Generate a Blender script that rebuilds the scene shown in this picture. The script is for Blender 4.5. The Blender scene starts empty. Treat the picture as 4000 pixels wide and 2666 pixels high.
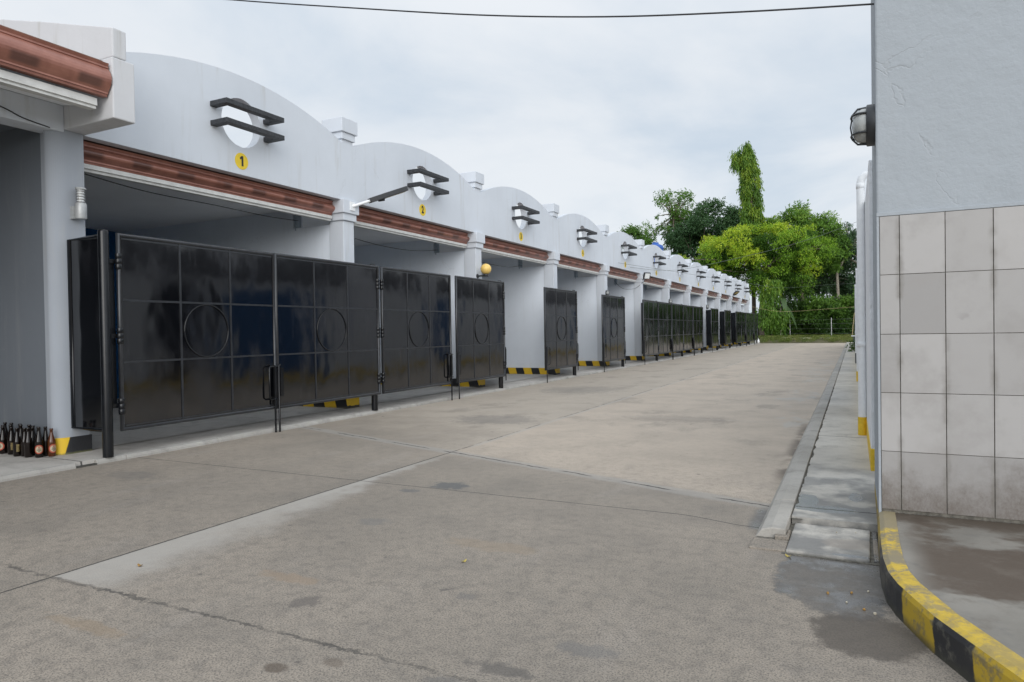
import bpy, math, random
import numpy as np
from mathutils import Vector, Matrix
random.seed(7)
rng = np.random.default_rng(11)
SC = bpy.context.scene
COL = SC.collection
R = math.radians
PI = math.pi

# ------------------------------------------------------------------ camera
cam_d = bpy.data.cameras.new('camera')
cam = bpy.data.objects.new('camera', cam_d)
COL.objects.link(cam)
YAW, PITCH, ROLL = .4639, -.0136, -.0158
fw = Vector((-math.sin(YAW) * math.cos(PITCH), math.cos(YAW) * math.cos(PITCH), math.sin(PITCH)))
rt = Vector((math.cos(YAW), math.sin(YAW), 0))
up = rt.cross(fw)
r2 = math.cos(ROLL) * rt + math.sin(ROLL) * up
u2 = -math.sin(ROLL) * rt + math.cos(ROLL) * up
m = Matrix.Identity(4)
for i in range(3):
    m[i][0], m[i][1], m[i][2] = r2[i], u2[i], -fw[i]
m[2][3] = 1.25
cam.matrix_world = m
cam_d.sensor_width = 36
cam_d.lens = 36 * 2671.4 / 4000
cam_d.clip_start = .05
cam_d.clip_end = 3000
SC.camera = cam
SC.view_settings.view_transform = 'Standard'
SC.view_settings.look = 'None'
SC.view_settings.exposure = .15
SC.view_settings.gamma = 1
SC.cycles.max_bounces = 14
SC.cycles.diffuse_bounces = 8

# ------------------------------------------------------------------ node helper
class T:
    """a small wrapper to write node trees as expressions"""
    def __init__(s, nt): s.nt = nt
    def n(s, t, **k):
        o = s.nt.nodes.new(t)
        for a, b in k.items(): setattr(o, a, b)
        return o
    def put(s, sock, v):
        if isinstance(v, V): s.nt.links.new(v.s, sock)
        elif isinstance(v, (tuple, list)):
            d = sock.default_value
            sock.default_value = tuple(v) + ((1,) if len(d) == 4 and len(v) == 3 else ())
        else:
            try: sock.default_value = v
            except Exception: sock.default_value = (v, v, v)
    def math(s, op, a, b=None, c=None, clamp=False):
        o = s.n('ShaderNodeMath', operation=op, use_clamp=clamp)
        for i, v in enumerate((a, b, c)):
            if v is not None: s.put(o.inputs[i], v)
        return V(s, o.outputs[0])
    def pos(s): return V(s, s.n('ShaderNodeNewGeometry').outputs['Position'])
    def obj(s): return V(s, s.n('ShaderNodeTexCoord').outputs['Object'])
    def xyz(s, v):
        o = s.n('ShaderNodeSeparateXYZ'); s.put(o.inputs[0], v)
        return [V(s, o.outputs[i]) for i in range(3)]
    def vec(s, x, y, z):
        o = s.n('ShaderNodeCombineXYZ')
        for i, v in enumerate((x, y, z)): s.put(o.inputs[i], v)
        return V(s, o.outputs[0])
    def scale(s, v, k):
        o = s.n('ShaderNodeVectorMath', operation='MULTIPLY'); s.put(o.inputs[0], v); s.put(o.inputs[1], k)
        return V(s, o.outputs[0])
    def noise(s, v, sc=1, det=4, ro=.55, col=False, dist=0):
        o = s.n('ShaderNodeTexNoise')
        if v is not None: s.put(o.inputs['Vector'], v)
        o.inputs['Scale'].default_value = sc; o.inputs['Detail'].default_value = det
        o.inputs['Roughness'].default_value = ro; o.inputs['Distortion'].default_value = dist
        return V(s, o.outputs['Color' if col else 'Fac'])
    def voro(s, v, sc=1, feat='F1', out='Distance'):
        o = s.n('ShaderNodeTexVoronoi', feature=feat)
        s.put(o.inputs['Vector'], v); o.inputs['Scale'].default_value = sc
        return V(s, o.outputs[out])
    def ss(s, v, a, b, lo=0., hi=1.):
        o = s.n('ShaderNodeMapRange', interpolation_type='SMOOTHSTEP')
        s.put(o.inputs[0], v); s.put(o.inputs[1], a); s.put(o.inputs[2], b)
        s.put(o.inputs[3], lo); s.put(o.inputs[4], hi)
        return V(s, o.outputs[0])
    def mix(s, f, a, b, mode='MIX'):
        o = s.n('ShaderNodeMix', data_type='RGBA', blend_type=mode)
        s.put(o.inputs[0], f); s.put(o.inputs[6], a); s.put(o.inputs[7], b)
        return V(s, o.outputs[2])
    def bump(s, h, st=.3, dist=.01, norm=None):
        o = s.n('ShaderNodeBump'); o.inputs['Strength'].default_value = st; o.inputs['Distance'].default_value = dist
        s.put(o.inputs['Height'], h)
        if norm is not None: s.put(o.inputs['Normal'], norm)
        return V(s, o.outputs[0])
    def attr(s, name, out='Fac'):
        o = s.n('ShaderNodeAttribute', attribute_name=name); return V(s, o.outputs[out])
class V:
    def __init__(s, t, so): s.t, s.s = t, so
    def __add__(s, o): return s.t.math('ADD', s, o)
    __radd__ = __add__
    def __sub__(s, o): return s.t.math('SUBTRACT', s, o)
    def __rsub__(s, o): return s.t.math('SUBTRACT', o, s)
    def __mul__(s, o): return s.t.math('MULTIPLY', s, o)
    __rmul__ = __mul__
    def __truediv__(s, o): return s.t.math('DIVIDE', s, o)
    def abs(s): return s.t.math('ABSOLUTE', s)
    def max(s, o): return s.t.math('MAXIMUM', s, o)
    def min(s, o): return s.t.math('MINIMUM', s, o)

def new_mat(name):
    mt = bpy.data.materials.new(name); mt.use_nodes = True
    nt = mt.node_tree
    for n_ in list(nt.nodes):
        if n_.type != 'OUTPUT_MATERIAL': nt.nodes.remove(n_)
    t = T(nt); t.out = nt.nodes[0]
    return mt, t
def principled(t, col, rough=.6, metal=0., normal=None, spec=.5, **k):
    b = t.n('ShaderNodeBsdfPrincipled')
    t.put(b.inputs['Base Color'], col); t.put(b.inputs['Roughness'], rough); t.put(b.inputs['Metallic'], metal)
    t.put(b.inputs['Specular IOR Level'], spec)
    for a, v in k.items(): t.put(b.inputs[a], v)
    if normal is not None: t.put(b.inputs['Normal'], normal)
    t.nt.links.new(b.outputs[0], t.out.inputs[0])
    return b

# ------------------------------------------------------------------ world: overcast sky, soft sun
SUN_EL, SUN_AZ = R(19), R(150)          # azimuth measured clockwise from +Y
w = bpy.data.worlds.new('World'); SC.world = w; w.use_nodes = True
for n_ in list(w.node_tree.nodes): w.node_tree.nodes.remove(n_)
t = T(w.node_tree)
sky = t.n('ShaderNodeTexSky', sky_type='NISHITA')
sky.sun_disc = False; sky.sun_elevation = SUN_EL; sky.sun_rotation = SUN_AZ
d = V(t, t.n('ShaderNodeTexCoord').outputs['Generated'])
dx, dy, dz = t.xyz(d)
zz = dz.max(0.)
k_ = zz + .22
cv = t.vec(dx / k_, dy / k_, zz * .6)
n1 = t.noise(t.scale(cv, (1.0, 1.0, 1)), 1.15, 7, .55, dist=.35)
n2 = t.noise(t.scale(cv, (2.2, .8, 1)), .55, 5, .5)
cl = t.ss(n1 * .7 + n2 * .4, .38, .66)
grad = t.ss(zz, .3, 1., 1.05, 1.5)
cloud = t.mix(cl, (5.15, 5.95, 6.85), (7.3, 7.6, 7.95))
side = t.ss(dx * .62 - dy * .78, -.1, .95, 1., 1.85)
grad = grad * side
gz = t.n('ShaderNodeVectorMath', operation='SCALE'); t.put(gz.inputs[0], cloud); t.put(gz.inputs['Scale'], grad)
skyc = t.mix(.93, V(t, sky.outputs[0]), V(t, gz.outputs[0]))
bg = t.n('ShaderNodeBackground'); t.put(bg.inputs[0], skyc); bg.inputs[1].default_value = .1
wo = t.n('ShaderNodeOutputWorld'); w.node_tree.links.new(bg.outputs[0], wo.inputs[0])

sd = bpy.data.lights.new('sun', 'SUN'); sd.energy = 1.15; sd.angle = R(40); sd.color = (1, .97, .93)
sun = bpy.data.objects.new('sun', sd); COL.objects.link(sun)
sv = Vector((math.sin(SUN_AZ) * math.cos(SUN_EL), math.cos(SUN_AZ) * math.cos(SUN_EL), math.sin(SUN_EL)))
sun.rotation_euler = sv.to_track_quat('Z', 'Y').to_euler()
sun.location = (0, 0, 30)

# ------------------------------------------------------------------ mesh helper
class MB:
    def __init__(s): s.v = []; s.f = []; s.sm = []
    def add(s, vs, fs, smooth=False):
        o = len(s.v); s.v += [tuple(p) for p in vs]
        s.f += [tuple(i + o for i in f) for f in fs]; s.sm += [smooth] * len(fs)
        return s
    def box(s, x0, x1, y0, y1, z0, z1):
        vs = [(x, y, z) for z in (z0, z1) for y in (y0, y1) for x in (x0, x1)]
        return s.add(vs, [(0, 2, 3, 1), (4, 5, 7, 6), (0, 1, 5, 4), (2, 6, 7, 3), (0, 4, 6, 2), (1, 3, 7, 5)])
    def tube(s, pts, r, n=10, caps=True, closed=False):
        P = [Vector(p) for p in pts]; N = len(P)
        rs = [r] * N if not isinstance(r, (list, tuple)) else list(r)
        prev = None; rings = []
        for i in range(N):
            if closed: tg = P[(i + 1) % N] - P[i - 1]
            else: tg = P[min(i + 1, N - 1)] - P[max(i - 1, 0)]
            tg.normalize()
            a = Vector((0, 0, 1)) if abs(tg.z) < .9 else Vector((1, 0, 0))
            if prev is None: u = tg.cross(a).normalized()
            else:
                u = (prev - tg * prev.dot(tg))
                u = u.normalized() if u.length > 1e-6 else tg.cross(a).normalized()
            prev = u; w_ = tg.cross(u)
            rings.append([P[i] + (u * math.cos(2 * PI * k / n) + w_ * math.sin(2 * PI * k / n)) * rs[i] for k in range(n)])
        vs = [p for rg in rings for p in rg]; fs = []
        for i in range(N if closed else N - 1):
            j = (i + 1) % N
            for k in range(n):
                fs.append((i * n + k, i * n + (k + 1) % n, j * n + (k + 1) % n, j * n + k))
        s.add(vs, fs, True)
        if caps and not closed:
            s.add(rings[0], [tuple(range(n))[::-1]]); s.add(rings[-1], [tuple(range(n))])
        return s
    def lathe(s, prof, n=20, c=(0, 0, 0), ax='z'):
        vs = []
        for r, h in prof:
            for k in range(n):
                a = 2 * PI * k / n
                p = (r * math.cos(a), r * math.sin(a), h)
                if ax == 'x': p = (h, p[0], p[1])
                elif ax == 'y': p = (p[1], h, p[0])
                vs.append((c[0] + p[0], c[1] + p[1], c[2] + p[2]))
        fs = [(i * n + k, i * n + (k + 1) % n, (i + 1) * n + (k + 1) % n, (i + 1) * n + k) for i in range(len(prof) - 1) for k in range(n)]
        s.add(vs, fs, True)
        N = len(prof)
        if prof[0][0] > 1e-4: s.add(vs[:n], [tuple(range(n))[::-1]])
        if prof[-1][0] > 1e-4: s.add(vs[-n:], [tuple(range(n))])
        return s
    def prism(s, poly, a, b, axis='y'):
        """poly: 2D points in the two other axes (order x,y,z without axis), extruded from a to b"""
        def P(p, h):
            if axis == 'y': return (p[0], h, p[1])
            if axis == 'x': return (h, p[0], p[1])
            return (p[0], p[1], h)
        n = len(poly)
        vs = [P(p, a) for p in poly] + [P(p, b) for p in poly]
        fs = [tuple(range(n)), tuple(range(n, 2 * n))[::-1]] + [(i, n + i, n + (i + 1) % n, (i + 1) % n) for i in range(n)]
        return s.add(vs, fs)
    def build(s, name, mat, parent=None, local=False, bevel=0, recalc=True):
        me = bpy.data.meshes.new(name)
        off = Vector((0, 0, 0))
        if parent is not None and not local:
            q = parent
            while q is not None: off += q.location; q = q.parent
        me.from_pydata([tuple(Vector(p) - off) for p in s.v], [], s.f)
        if recalc:
            import bmesh
            bm = bmesh.new(); bm.from_mesh(me); bmesh.ops.recalc_face_normals(bm, faces=bm.faces); bm.to_mesh(me); bm.free()
        me.polygons.foreach_set('use_smooth', s.sm)
        for mt in (mat if isinstance(mat, (list, tuple)) else [mat]): me.materials.append(mt)
        o = bpy.data.objects.new(name, me); COL.objects.link(o)
        if parent is not None: o.parent = parent
        if bevel:
            b = o.modifiers.new('bevel', 'BEVEL'); b.width = bevel; b.segments = 2; b.limit_method = 'ANGLE'; b.angle_limit = R(40)
        return o

def tag(o, label=None, cat=None, group=None, kind=None):
    if label: o['label'] = label
    if cat: o['category'] = cat
    if group: o['group'] = group
    if kind: o['kind'] = kind
    return o
def thing(name, loc, label, cat, group=None, rz=0):
    o = bpy.data.objects.new(name, None); COL.objects.link(o)
    o.location = loc; o.rotation_euler = (0, 0, rz); o.empty_display_size = .1
    return tag(o, label, cat, group)
def children(o): return [c for c in bpy.data.objects if c.parent == o]
def copy_tree(o, parent=None):
    c = o.copy(); COL.objects.link(c)
    if parent is not None: c.parent = parent
    for ch in children(o): copy_tree(ch, c)
    return c
def text_mesh(txt, size, bold=.0, sx=1.):
    cu = bpy.data.curves.new('lettering', 'FONT'); cu.body = txt; cu.size = size; cu.offset = bold
    cu.align_x = 'CENTER'; cu.align_y = 'CENTER'; cu.resolution_u = 4; cu.extrude = 0
    ob = bpy.data.objects.new('lettering', cu); COL.objects.link(ob)
    bpy.context.view_layer.update()
    me = bpy.data.meshes.new_from_object(ob.evaluated_get(bpy.context.evaluated_depsgraph_get()))
    vs = [(v.co.x * sx, v.co.y) for v in me.vertices]; fs = [tuple(p.vertices) for p in me.polygons]
    bpy.data.objects.remove(ob); bpy.data.meshes.remove(me); bpy.data.curves.remove(cu)
    return vs, fs

# ------------------------------------------------------------------ materials
def plaster(name, base=(.765, .795, .825), rough=.75, coarse=.25, dirt=.25, dist=.006):
    mt, t = new_mat(name)
    p = t.pos(); x, y, z = t.xyz(p)
    a = t.noise(p, .9, 5, .6); b = t.noise(p, 7, 5, .6); c = t.noise(p, 55, 4, .7)
    st = t.noise(t.vec(x * 5, y * 5, z * .5), 1.6, 5, .6)
    col = t.mix(t.ss(a, .3, .7), tuple(v * .93 for v in base), base)
    col = t.mix(t.ss(st, .52, .8) * dirt, col, (.42, .41, .38))
    spots = t.ss(t.noise(p, 26, 3, .5), .7, .8)
    col = t.mix(spots * .22, col, (.3, .29, .27))
    crk = t.voro(p + 0 if False else t.scale(p, (1, 1, .8)), .8, 'DISTANCE_TO_EDGE')
    wob = t.noise(p, 4, 4, .6)
    crack = (1 - t.ss((crk + (wob - .5) * .16).abs(), 0., .006)) * t.ss(t.noise(p, .7, 2), .52, .62)
    col = t.mix(crack * .14, col, (.3, .3, .3))
    h = a * 1.2 + b * coarse * 1.6 + c * .16 - crack * .25
    principled(t, col, rough, normal=t.bump(h, .5, dist), spec=.3)
    return mt
M = {}
M['white'] = plaster('white_plaster', (.625, .662, .712), dirt=.44)
M['wall_in'] = plaster('white_partition_plaster', (.80, .855, .925), dirt=.12)
M['wall_shaded'] = plaster('shaded_white_plaster', (.34, .366, .405), dirt=.3)  # darker base puts the shade under the annex overhang into the column colour
M['white_old'] = plaster('weathered_white_plaster', (.60, .605, .62), dirt=.9, coarse=.5)
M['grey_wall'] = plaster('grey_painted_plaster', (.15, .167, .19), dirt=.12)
M['rough_white'] = plaster('roughcast_white_plaster', (.80, .81, .83), coarse=2.4, dist=.012)
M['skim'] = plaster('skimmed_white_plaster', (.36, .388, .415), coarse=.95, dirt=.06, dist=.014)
M['ceiling'] = plaster('ceiling_board', (.90, .915, .93), dirt=.05)

def flat(name, col, rough=.5, metal=0., spec=.5, var=.12, bump=.0, sc=20, **k):
    mt, t = new_mat(name); p = t.pos()
    n = t.noise(p, sc, 5, .6)
    c = t.mix(t.ss(n, .3, .7), tuple(v * (1 - var) for v in col), tuple(min(1, v * (1 + var)) for v in col))
    principled(t, c, rough, metal, normal=t.bump(n, .3, bump) if bump else None, spec=spec, **k)
    return mt
M['blue'] = flat('blue_wall_paint', (.010, .10, .27), .5)
M['black'] = flat('black_gloss_steel', (.0065, .0075, .0095), .22, var=.3, sc=12, bump=.001, spec=.42)
M['black_lit'] = flat('black_lit_steel', (.019, .021, .025), .33, var=.3, sc=14, bump=.001, spec=.7)  # lighter black: light caught by frames and battens is put into the colour
M['blackwood'] = flat('black_painted_wood', (.028, .030, .034), .55, var=.5, sc=40, bump=.004)
M['yellow'] = flat('yellow_paint', (.75, .50, .03), .6, var=.1)
M['yellow_sign'] = flat('yellow_disc_paint', (.78, .56, .03), .55, var=.05)
M['ink'] = flat('black_sign_paint', (.02, .02, .02), .6)
M['fascia'] = flat('off_white_fascia', (.62, .62, .60), .5, var=.1, sc=8)
M['pvc_blue'] = flat('blue_grey_pvc', (.36, .43, .50), .4)
M['pvc_white'] = flat('white_pvc', (.80, .81, .82), .35, var=.04)
M['cable'] = flat('black_cable', (.02, .02, .022), .5)
M['cable_grey'] = flat('grey_wire', (.12, .14, .13), .5)
M['steel'] = flat('galvanised_steel', (.5, .5, .5), .35, .8)
M['grey_lamp'] = flat('grey_cast_lamp', (.42, .43, .43), .45, .3)
M['dark_metal'] = flat('dark_lamp_metal', (.03, .032, .035), .45)
M['frost'] = flat('frosted_glass', (.72, .74, .74), .15, var=.03)
M['dullglass'] = flat('ribbed_dull_glass', (.36, .37, .36), .2, var=.1, sc=60)
M['amber'] = flat('yellow_globe_glass', (.85, .58, .17), .3, var=.03)
M['led'] = flat('yellow_led_panel', (.55, .45, .18), .4, var=.3, sc=60)
M['tank'] = flat('blue_plastic_tank', (.02, .09, .36), .4)
M['roofing'] = flat('roof_sheet', (.20, .13, .10), .6, var=.25, sc=3)
M['dark_roof'] = flat('dark_roof_sheet', (.035, .032, .034), .7, var=.25, sc=3)
M['bark'] = flat('bark', (.13, .105, .08), .9, var=.4, sc=9, bump=.03)
M['palebark'] = flat('pale_bark', (.30, .27, .22), .9, var=.35, sc=9, bump=.03)
M['bamboo'] = flat('dry_bamboo', (.42, .33, .18), .7)
M['rubble'] = flat('broken_concrete', (.42, .38, .30), .9, var=.35, sc=6, bump=.03)
M['shed'] = flat('grey_shed_wall', (.16, .17, .18), .8)
M['glass_brown'] = flat('brown_bottle_glass', (.007, .004, .003), .1, var=.1, spec=.5)
M['glass_amber'] = flat('amber_bottle_glass', (.075, .022, .006), .1, var=.1, spec=.6)
M['label_red'] = flat('red_label_ring', (.36, .06, .03), .5, var=.1)
M['label_cream'] = flat('cream_label', (.42, .35, .24), .5, var=.06)
M['label_gold'] = flat('gold_print', (.38, .29, .12), .5, var=.3, sc=90)
M['greybox'] = flat('grey_box_paint', (.10, .11, .11), .5)
M['dryleaf'] = flat('dry_leaf', (.34, .19, .05), .8, var=.3)
M['oldleaf'] = flat('yellowed_leaf', (.42, .33, .08), .7)
M['gap'] = flat('dirt_filled_gap', (.13, .12, .10), .95, var=.4, sc=25)
M['strip_soil'] = flat('dark_soil_gap', (.05, .048, .042), .95, var=.4, sc=30)

def mat_gate():
    mt, t = new_mat('black_gate_sheet'); p = t.pos(); x, y, z = t.xyz(p)
    big = t.noise(t.vec(x, y, z * .55), 1.9, 2, .5); st = t.noise(t.vec(x * 5, y * 5, z * .9), 1.7, 4, .6)
    dust = t.ss(t.noise(t.vec(x, y, z * .6), 1.4, 5, .6), .46, .70)
    col = t.mix(dust * .8, (.0028, .0032, .0045), (.010, .0103, .013))
    col = t.mix(t.ss(st, .58, .75) * .5, col, (.026, .026, .030))
    ro = t.ss(st * .5 + dust * .5, .2, .8, .09, .24)
    nb = t.bump(big * 1.0 + t.noise(p, 3.4, 1) * .04, .40, .030)
    principled(t, col, ro, normal=nb, spec=.95)
    return mt
M['gate'] = mat_gate()

def mat_gutter():
    mt, t = new_mat('brown_gutter_sheet'); p = t.pos(); x, y, z = t.xyz(p)
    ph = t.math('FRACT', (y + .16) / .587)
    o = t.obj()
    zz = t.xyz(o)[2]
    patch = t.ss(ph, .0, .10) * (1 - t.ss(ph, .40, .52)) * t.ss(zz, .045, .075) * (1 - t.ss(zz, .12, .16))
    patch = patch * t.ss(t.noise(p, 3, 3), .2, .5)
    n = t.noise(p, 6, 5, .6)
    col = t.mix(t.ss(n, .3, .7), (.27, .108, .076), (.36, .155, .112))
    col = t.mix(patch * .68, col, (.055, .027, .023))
    principled(t, col, .30, .25, normal=t.bump(n, .1, .003), spec=.8)
    return mt
M['gutter'] = mat_gutter()

def stripes(name, ax=0, period=.475, off=7.266, slant=.28, w=.5):
    mt, t = new_mat(name); p = t.pos(); c = t.xyz(p)
    u = (c[ax] + c[2] * slant + (t.noise(p, 9, 3) - .5) * .02 + off) / period
    fr = t.math('FRACT', u)
    k = t.ss(fr, w - .01, w + .01)
    n = t.noise(p, 14, 5, .65)
    worn = t.ss(n, .66, .74)
    col = t.mix(k, (.72, .47, .025), (.018, .019, .022))
    col = t.mix(worn * .7, col, (.22, .20, .16))
    col = t.mix(t.ss(c[2], .10, .05) * t.ss(t.noise(p, 5, 4), .35, .6) * .7, col, (.14, .13, .09))
    principled(t, col, .55, normal=t.bump(n, .3, .004))
    return mt
M['stripe_x'] = stripes('yellow_black_stripes')

def line_mask(t, dist, wd):
    return 1 - t.ss(dist.abs(), wd * .45, wd)

def mat_road():
    mt, t = new_mat('road_concrete'); p = t.pos(); x, y, z = t.xyz(p)
    a = t.noise(p, .33, 5, .6); b = t.noise(p, 1.7, 6, .62); c = t.noise(p, 14, 5, .65); f = t.noise(p, 120, 3, .7)
    vo = t.voro(p, 95); g = t.noise(t.scale(p, (1, .25, 1)), 2.6, 5, .6)
    wb = (t.noise(p, 2.2, 4, .6) - .5); wf = (t.noise(p, 16, 4, .7) - .5)
    w9 = (t.noise(p, 8, 4, .65) - .5)
    col = t.mix(t.ss(a, .3, .7), (.29, .25, .203), (.38, .323, .262))
    col = t.mix(t.ss(b, .40, .72) * .55, col, (.215, .19, .16))
    col = t.mix(t.ss(g, .55, .75) * .35, col, (.40, .355, .31))
    sl = y - (5.065 - .318 * (x + .55)); pour = t.ss(sl + w9 * .25, -.12, .20) * t.ss(x, -4.6, -3.6) + t.ss(sl + wb * 3, .2, 2.6) * t.ss(x, -3.6, -4.6)
    pc = t.mix(t.ss(x, -3.80, -3.76), (.52, .452, .372), (.63, .525, .42))
    pc = t.mix(t.ss(b, .3, .75) * .5, pc, (.43, .36, .29))
    col = t.mix(pour * .62, col, pc)   # a paler, warmer pour beyond the slanted joint
    near = 1 - t.ss(y, 2.6, 8.)
    col = t.mix(t.ss(c, .42, .70) * (near * .5 + .10), col, (.18, .158, .134))
    col = t.mix(t.ss(t.noise(p, 5, 5, .7), .5, .8) * (near * .3 + .08), col, (.19, .175, .155))
    col = t.mix(t.ss(f, .47, .60) * .75 * (near * .8 + .2), col, (.11, .098, .085))
    col = t.mix((1 - t.ss(vo, .12, .3)) * t.ss(f, .4, .6) * near * .6, col, (.50, .45, .39))
    pit = t.ss(t.noise(p, 7, 3, .5), .72, .76).max(t.ss(t.noise(p, 19, 2, .5), .73, .78))
    col = t.mix(pit * .55, col, (.11, .10, .09))
    sk = t.noise(t.vec(x * .9, y * .55, z), 1.3, 6, .68)
    col = t.mix(t.ss(sk, .52, .66) * t.ss(y, 3.5, 7.) * .42, col, (.215, .19, .16))
    # light cement skin along the long joint
    le = x + 3.78
    lw = t.ss(y, 2.1, 6., .62, .1)
    lb = t.ss(le, 0., .015) * (1 - t.ss(le + wb * .55 + w9 * .22, lw * .15, lw)) * t.ss(y, 2.10, 2.13) * (1 - t.ss(y, 4.9, 6.3))
    col = t.mix(lb * (.35 + b * .75), col, (.43, .40, .36))
    # oil spots and rusty marks
    def blob(cx, cy, rx, ry, wob=.5):
        q = t.math('SQRT', ((x - cx) / rx) * ((x - cx) / rx) + ((y - cy) / ry) * ((y - cy) / ry)) + wb * wob * 1.6 + w9 * 1.5 + wf * .8
        return 1 - t.ss(q, .6, 1.15)
    for cx, cy, rx, ry, k, cc in [(-2.96, 4.75, .17, .13, .75, (.10, .105, .108)), (-3.17, 4.47, .09, .06, .6, (.12, .12, .12)), (-2.31, 2.41, .07, .075, .65, (.12, .105, .095)),
            (-1.96, 1.88, .05, .035, .7, (.10, .075, .055)), (-1.78, 2.0, .05, .03, .5, (.13, .10, .075)), (-1.17, 2.22, .13, .05, .7, (.11, .10, .09)), (-2.86, 3.64, .12, .1, .45, (.16, .155, .15)), (-1.66, 2.78, .06, .05, .5, (.13, .125, .12)),
            (-3.0, 1.81, .28, .05, .5, (.27, .20, .13)), (-5.9, 3.99, .35, .16, .4, (.15, .14, .13)), (-2.6, 2.62, .2, .06, .5, (.29, .21, .14)), (-1.9, 3.5, .3, .1, .4, (.29, .22, .15)), (-.95, 2.5, .12, .06, .5, (.15, .145, .14)), (-1.3, 2.05, .09, .05, .5, (.13, .125, .12)), (-4.6, 8.6, .7, .5, .4, (.16, .15, .14)), (-2.2, 9.5, .8, .4, .35, (.19, .165, .14)), (-5.2, 13.5, .9, 1., .35, (.15, .145, .135))]:
        col = t.mix(blob(cx, cy, rx, ry) * k, col, cc)
    # pale patches beside the right kerb
    for cx, cy, rx, ry in [(-.9, 13.5, .28, 1.4), (-.85, 17.5, .3, 1.2), (-.95, 21., .35, 1.8), (-.75, 9.6, .2, .8), (-.8, 26., .3, 2.)]:
        col = t.mix(blob(cx, cy, rx, ry, 2.2) * t.ss(t.noise(t.vec(x * .8, y * .35, z), 5, 4, .6), .42, .6) * .7, col, (.44, .415, .375))
    # joints and cracks
    dark = (.045, .043, .040)
    gap = t.ss(t.noise(p, 5, 3, .5), .3, .5)
    j1 = line_mask(t, x + 3.78 + wf * .018, .011) * (1 - t.ss(y, 6.25, 6.3))
    j1b = line_mask(t, x + 3.75 + wf * .03, .05) * t.ss(y, 6.3, 6.6)
    col = t.mix(j1b * .45, col, (.40, .38, .35))
    j1c = line_mask(t, x + 3.78 + wf * .05, .014) * t.ss(y, 6.2, 6.4) * t.ss(t.noise(p, 2, 3), .45, .55)
    w2 = t.ss(t.noise(p, 3.5, 4, .7), .34, .60)
    j2 = line_mask(t, y - 2.11 + wf * .07 + w9 * .05 + wb * .03, .0145) * (w2 * .75 + .25)
    j2 = j2.max(line_mask(t, y - 2.11 + wf * .07 + w9 * .05 + wb * .03, .03) * t.ss(t.noise(p, 2.7, 3), .62, .68))
    j3 = line_mask(t, y - 4.615 + wf * .012 + wb * .02 - t.ss(x, -1.1, -.55) * .12 * -1, .007)
    s_ = y - (5.065 - .318 * (x + .55)) + wb * .10
    j4p = line_mask(t, s_ + wf * .05, .11)
    j4 = line_mask(t, s_ + wf * .05, .014) * t.ss(t.noise(p, 2.4, 3), .40, .52)
    col = t.mix(j4p * .45, col, (.36, .345, .32))
    far = None
    for yy in (9.6, 13.2, 18.4, 24.2, 32., 41.):
        q = line_mask(t, y - yy + wb * .08, .05 + yy * .002); far = q if far is None else far.max(q)
    col = t.mix(far * .2, col, (.42, .38, .33))
    # damp patch and dirt near the broken drain end
    sw = t.math('SQRT', ((x + .07) / .30) * ((x + .07) / .30) + ((y - 3.74) / .52) * ((y - 3.74) / .52)) + wb * .75 + wf * .25
    wet = 1 - t.ss(sw + w9 * .35, .90, 1.06)
    sw2 = t.math('SQRT', ((x - .03) / .24) * ((x - .03) / .24) + ((y - 3.08) / .24) * ((y - 3.08) / .24)) + wb * .9 + wf * .3
    wet2 = 1 - t.ss(sw2 + w9 * .5, .8, 1.08)
    kd = t.ss(x, -.66, -.54) * t.ss(y, 5.6, 6.4) * (1 - t.ss(y, 9., 9.8)) * t.ss(t.noise(t.scale(p, (1, .6, 1)), 2.2, 3), .44, .56)
    kd2 = t.ss(x + wb * .1, -.63, -.57) * (1 - t.ss(y, 4.9, 5.05))*t.ss(y,4.4,4.5)
    wv = t.ss(t.noise(p, 3.1, 4, .6), .4, .62)
    col = t.mix(wet * (.62 + wv * .26), col, (.082, .080, .078))
    col = t.mix(wet2 * .8, col, (.085, .072, .060))
    col = t.mix(kd * .75, col, (.085, .066, .052))
    col = t.mix(kd2 * .7, col, (.12, .12, .12))
    j2 = j2 * .72
    cr = (j1.max(j2).max(j3).max(j4) * .92).max(j1c * .7)
    col = t.mix(cr, col, dark)
    ro = t.ss(wet.max(kd2) * (.30 + wv * .5 + wf), .1, .9, .74, .12)
    h = (c * .5 + f * .5) * (near * .8 + .2) + b * .6 - cr * 1.4 - pit * .5
    hh = h * (1 - wet * .85)
    principled(t, col, ro, normal=t.bump(hh, .45, .010), spec=.4)
    return mt
M['road'] = mat_road()

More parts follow.
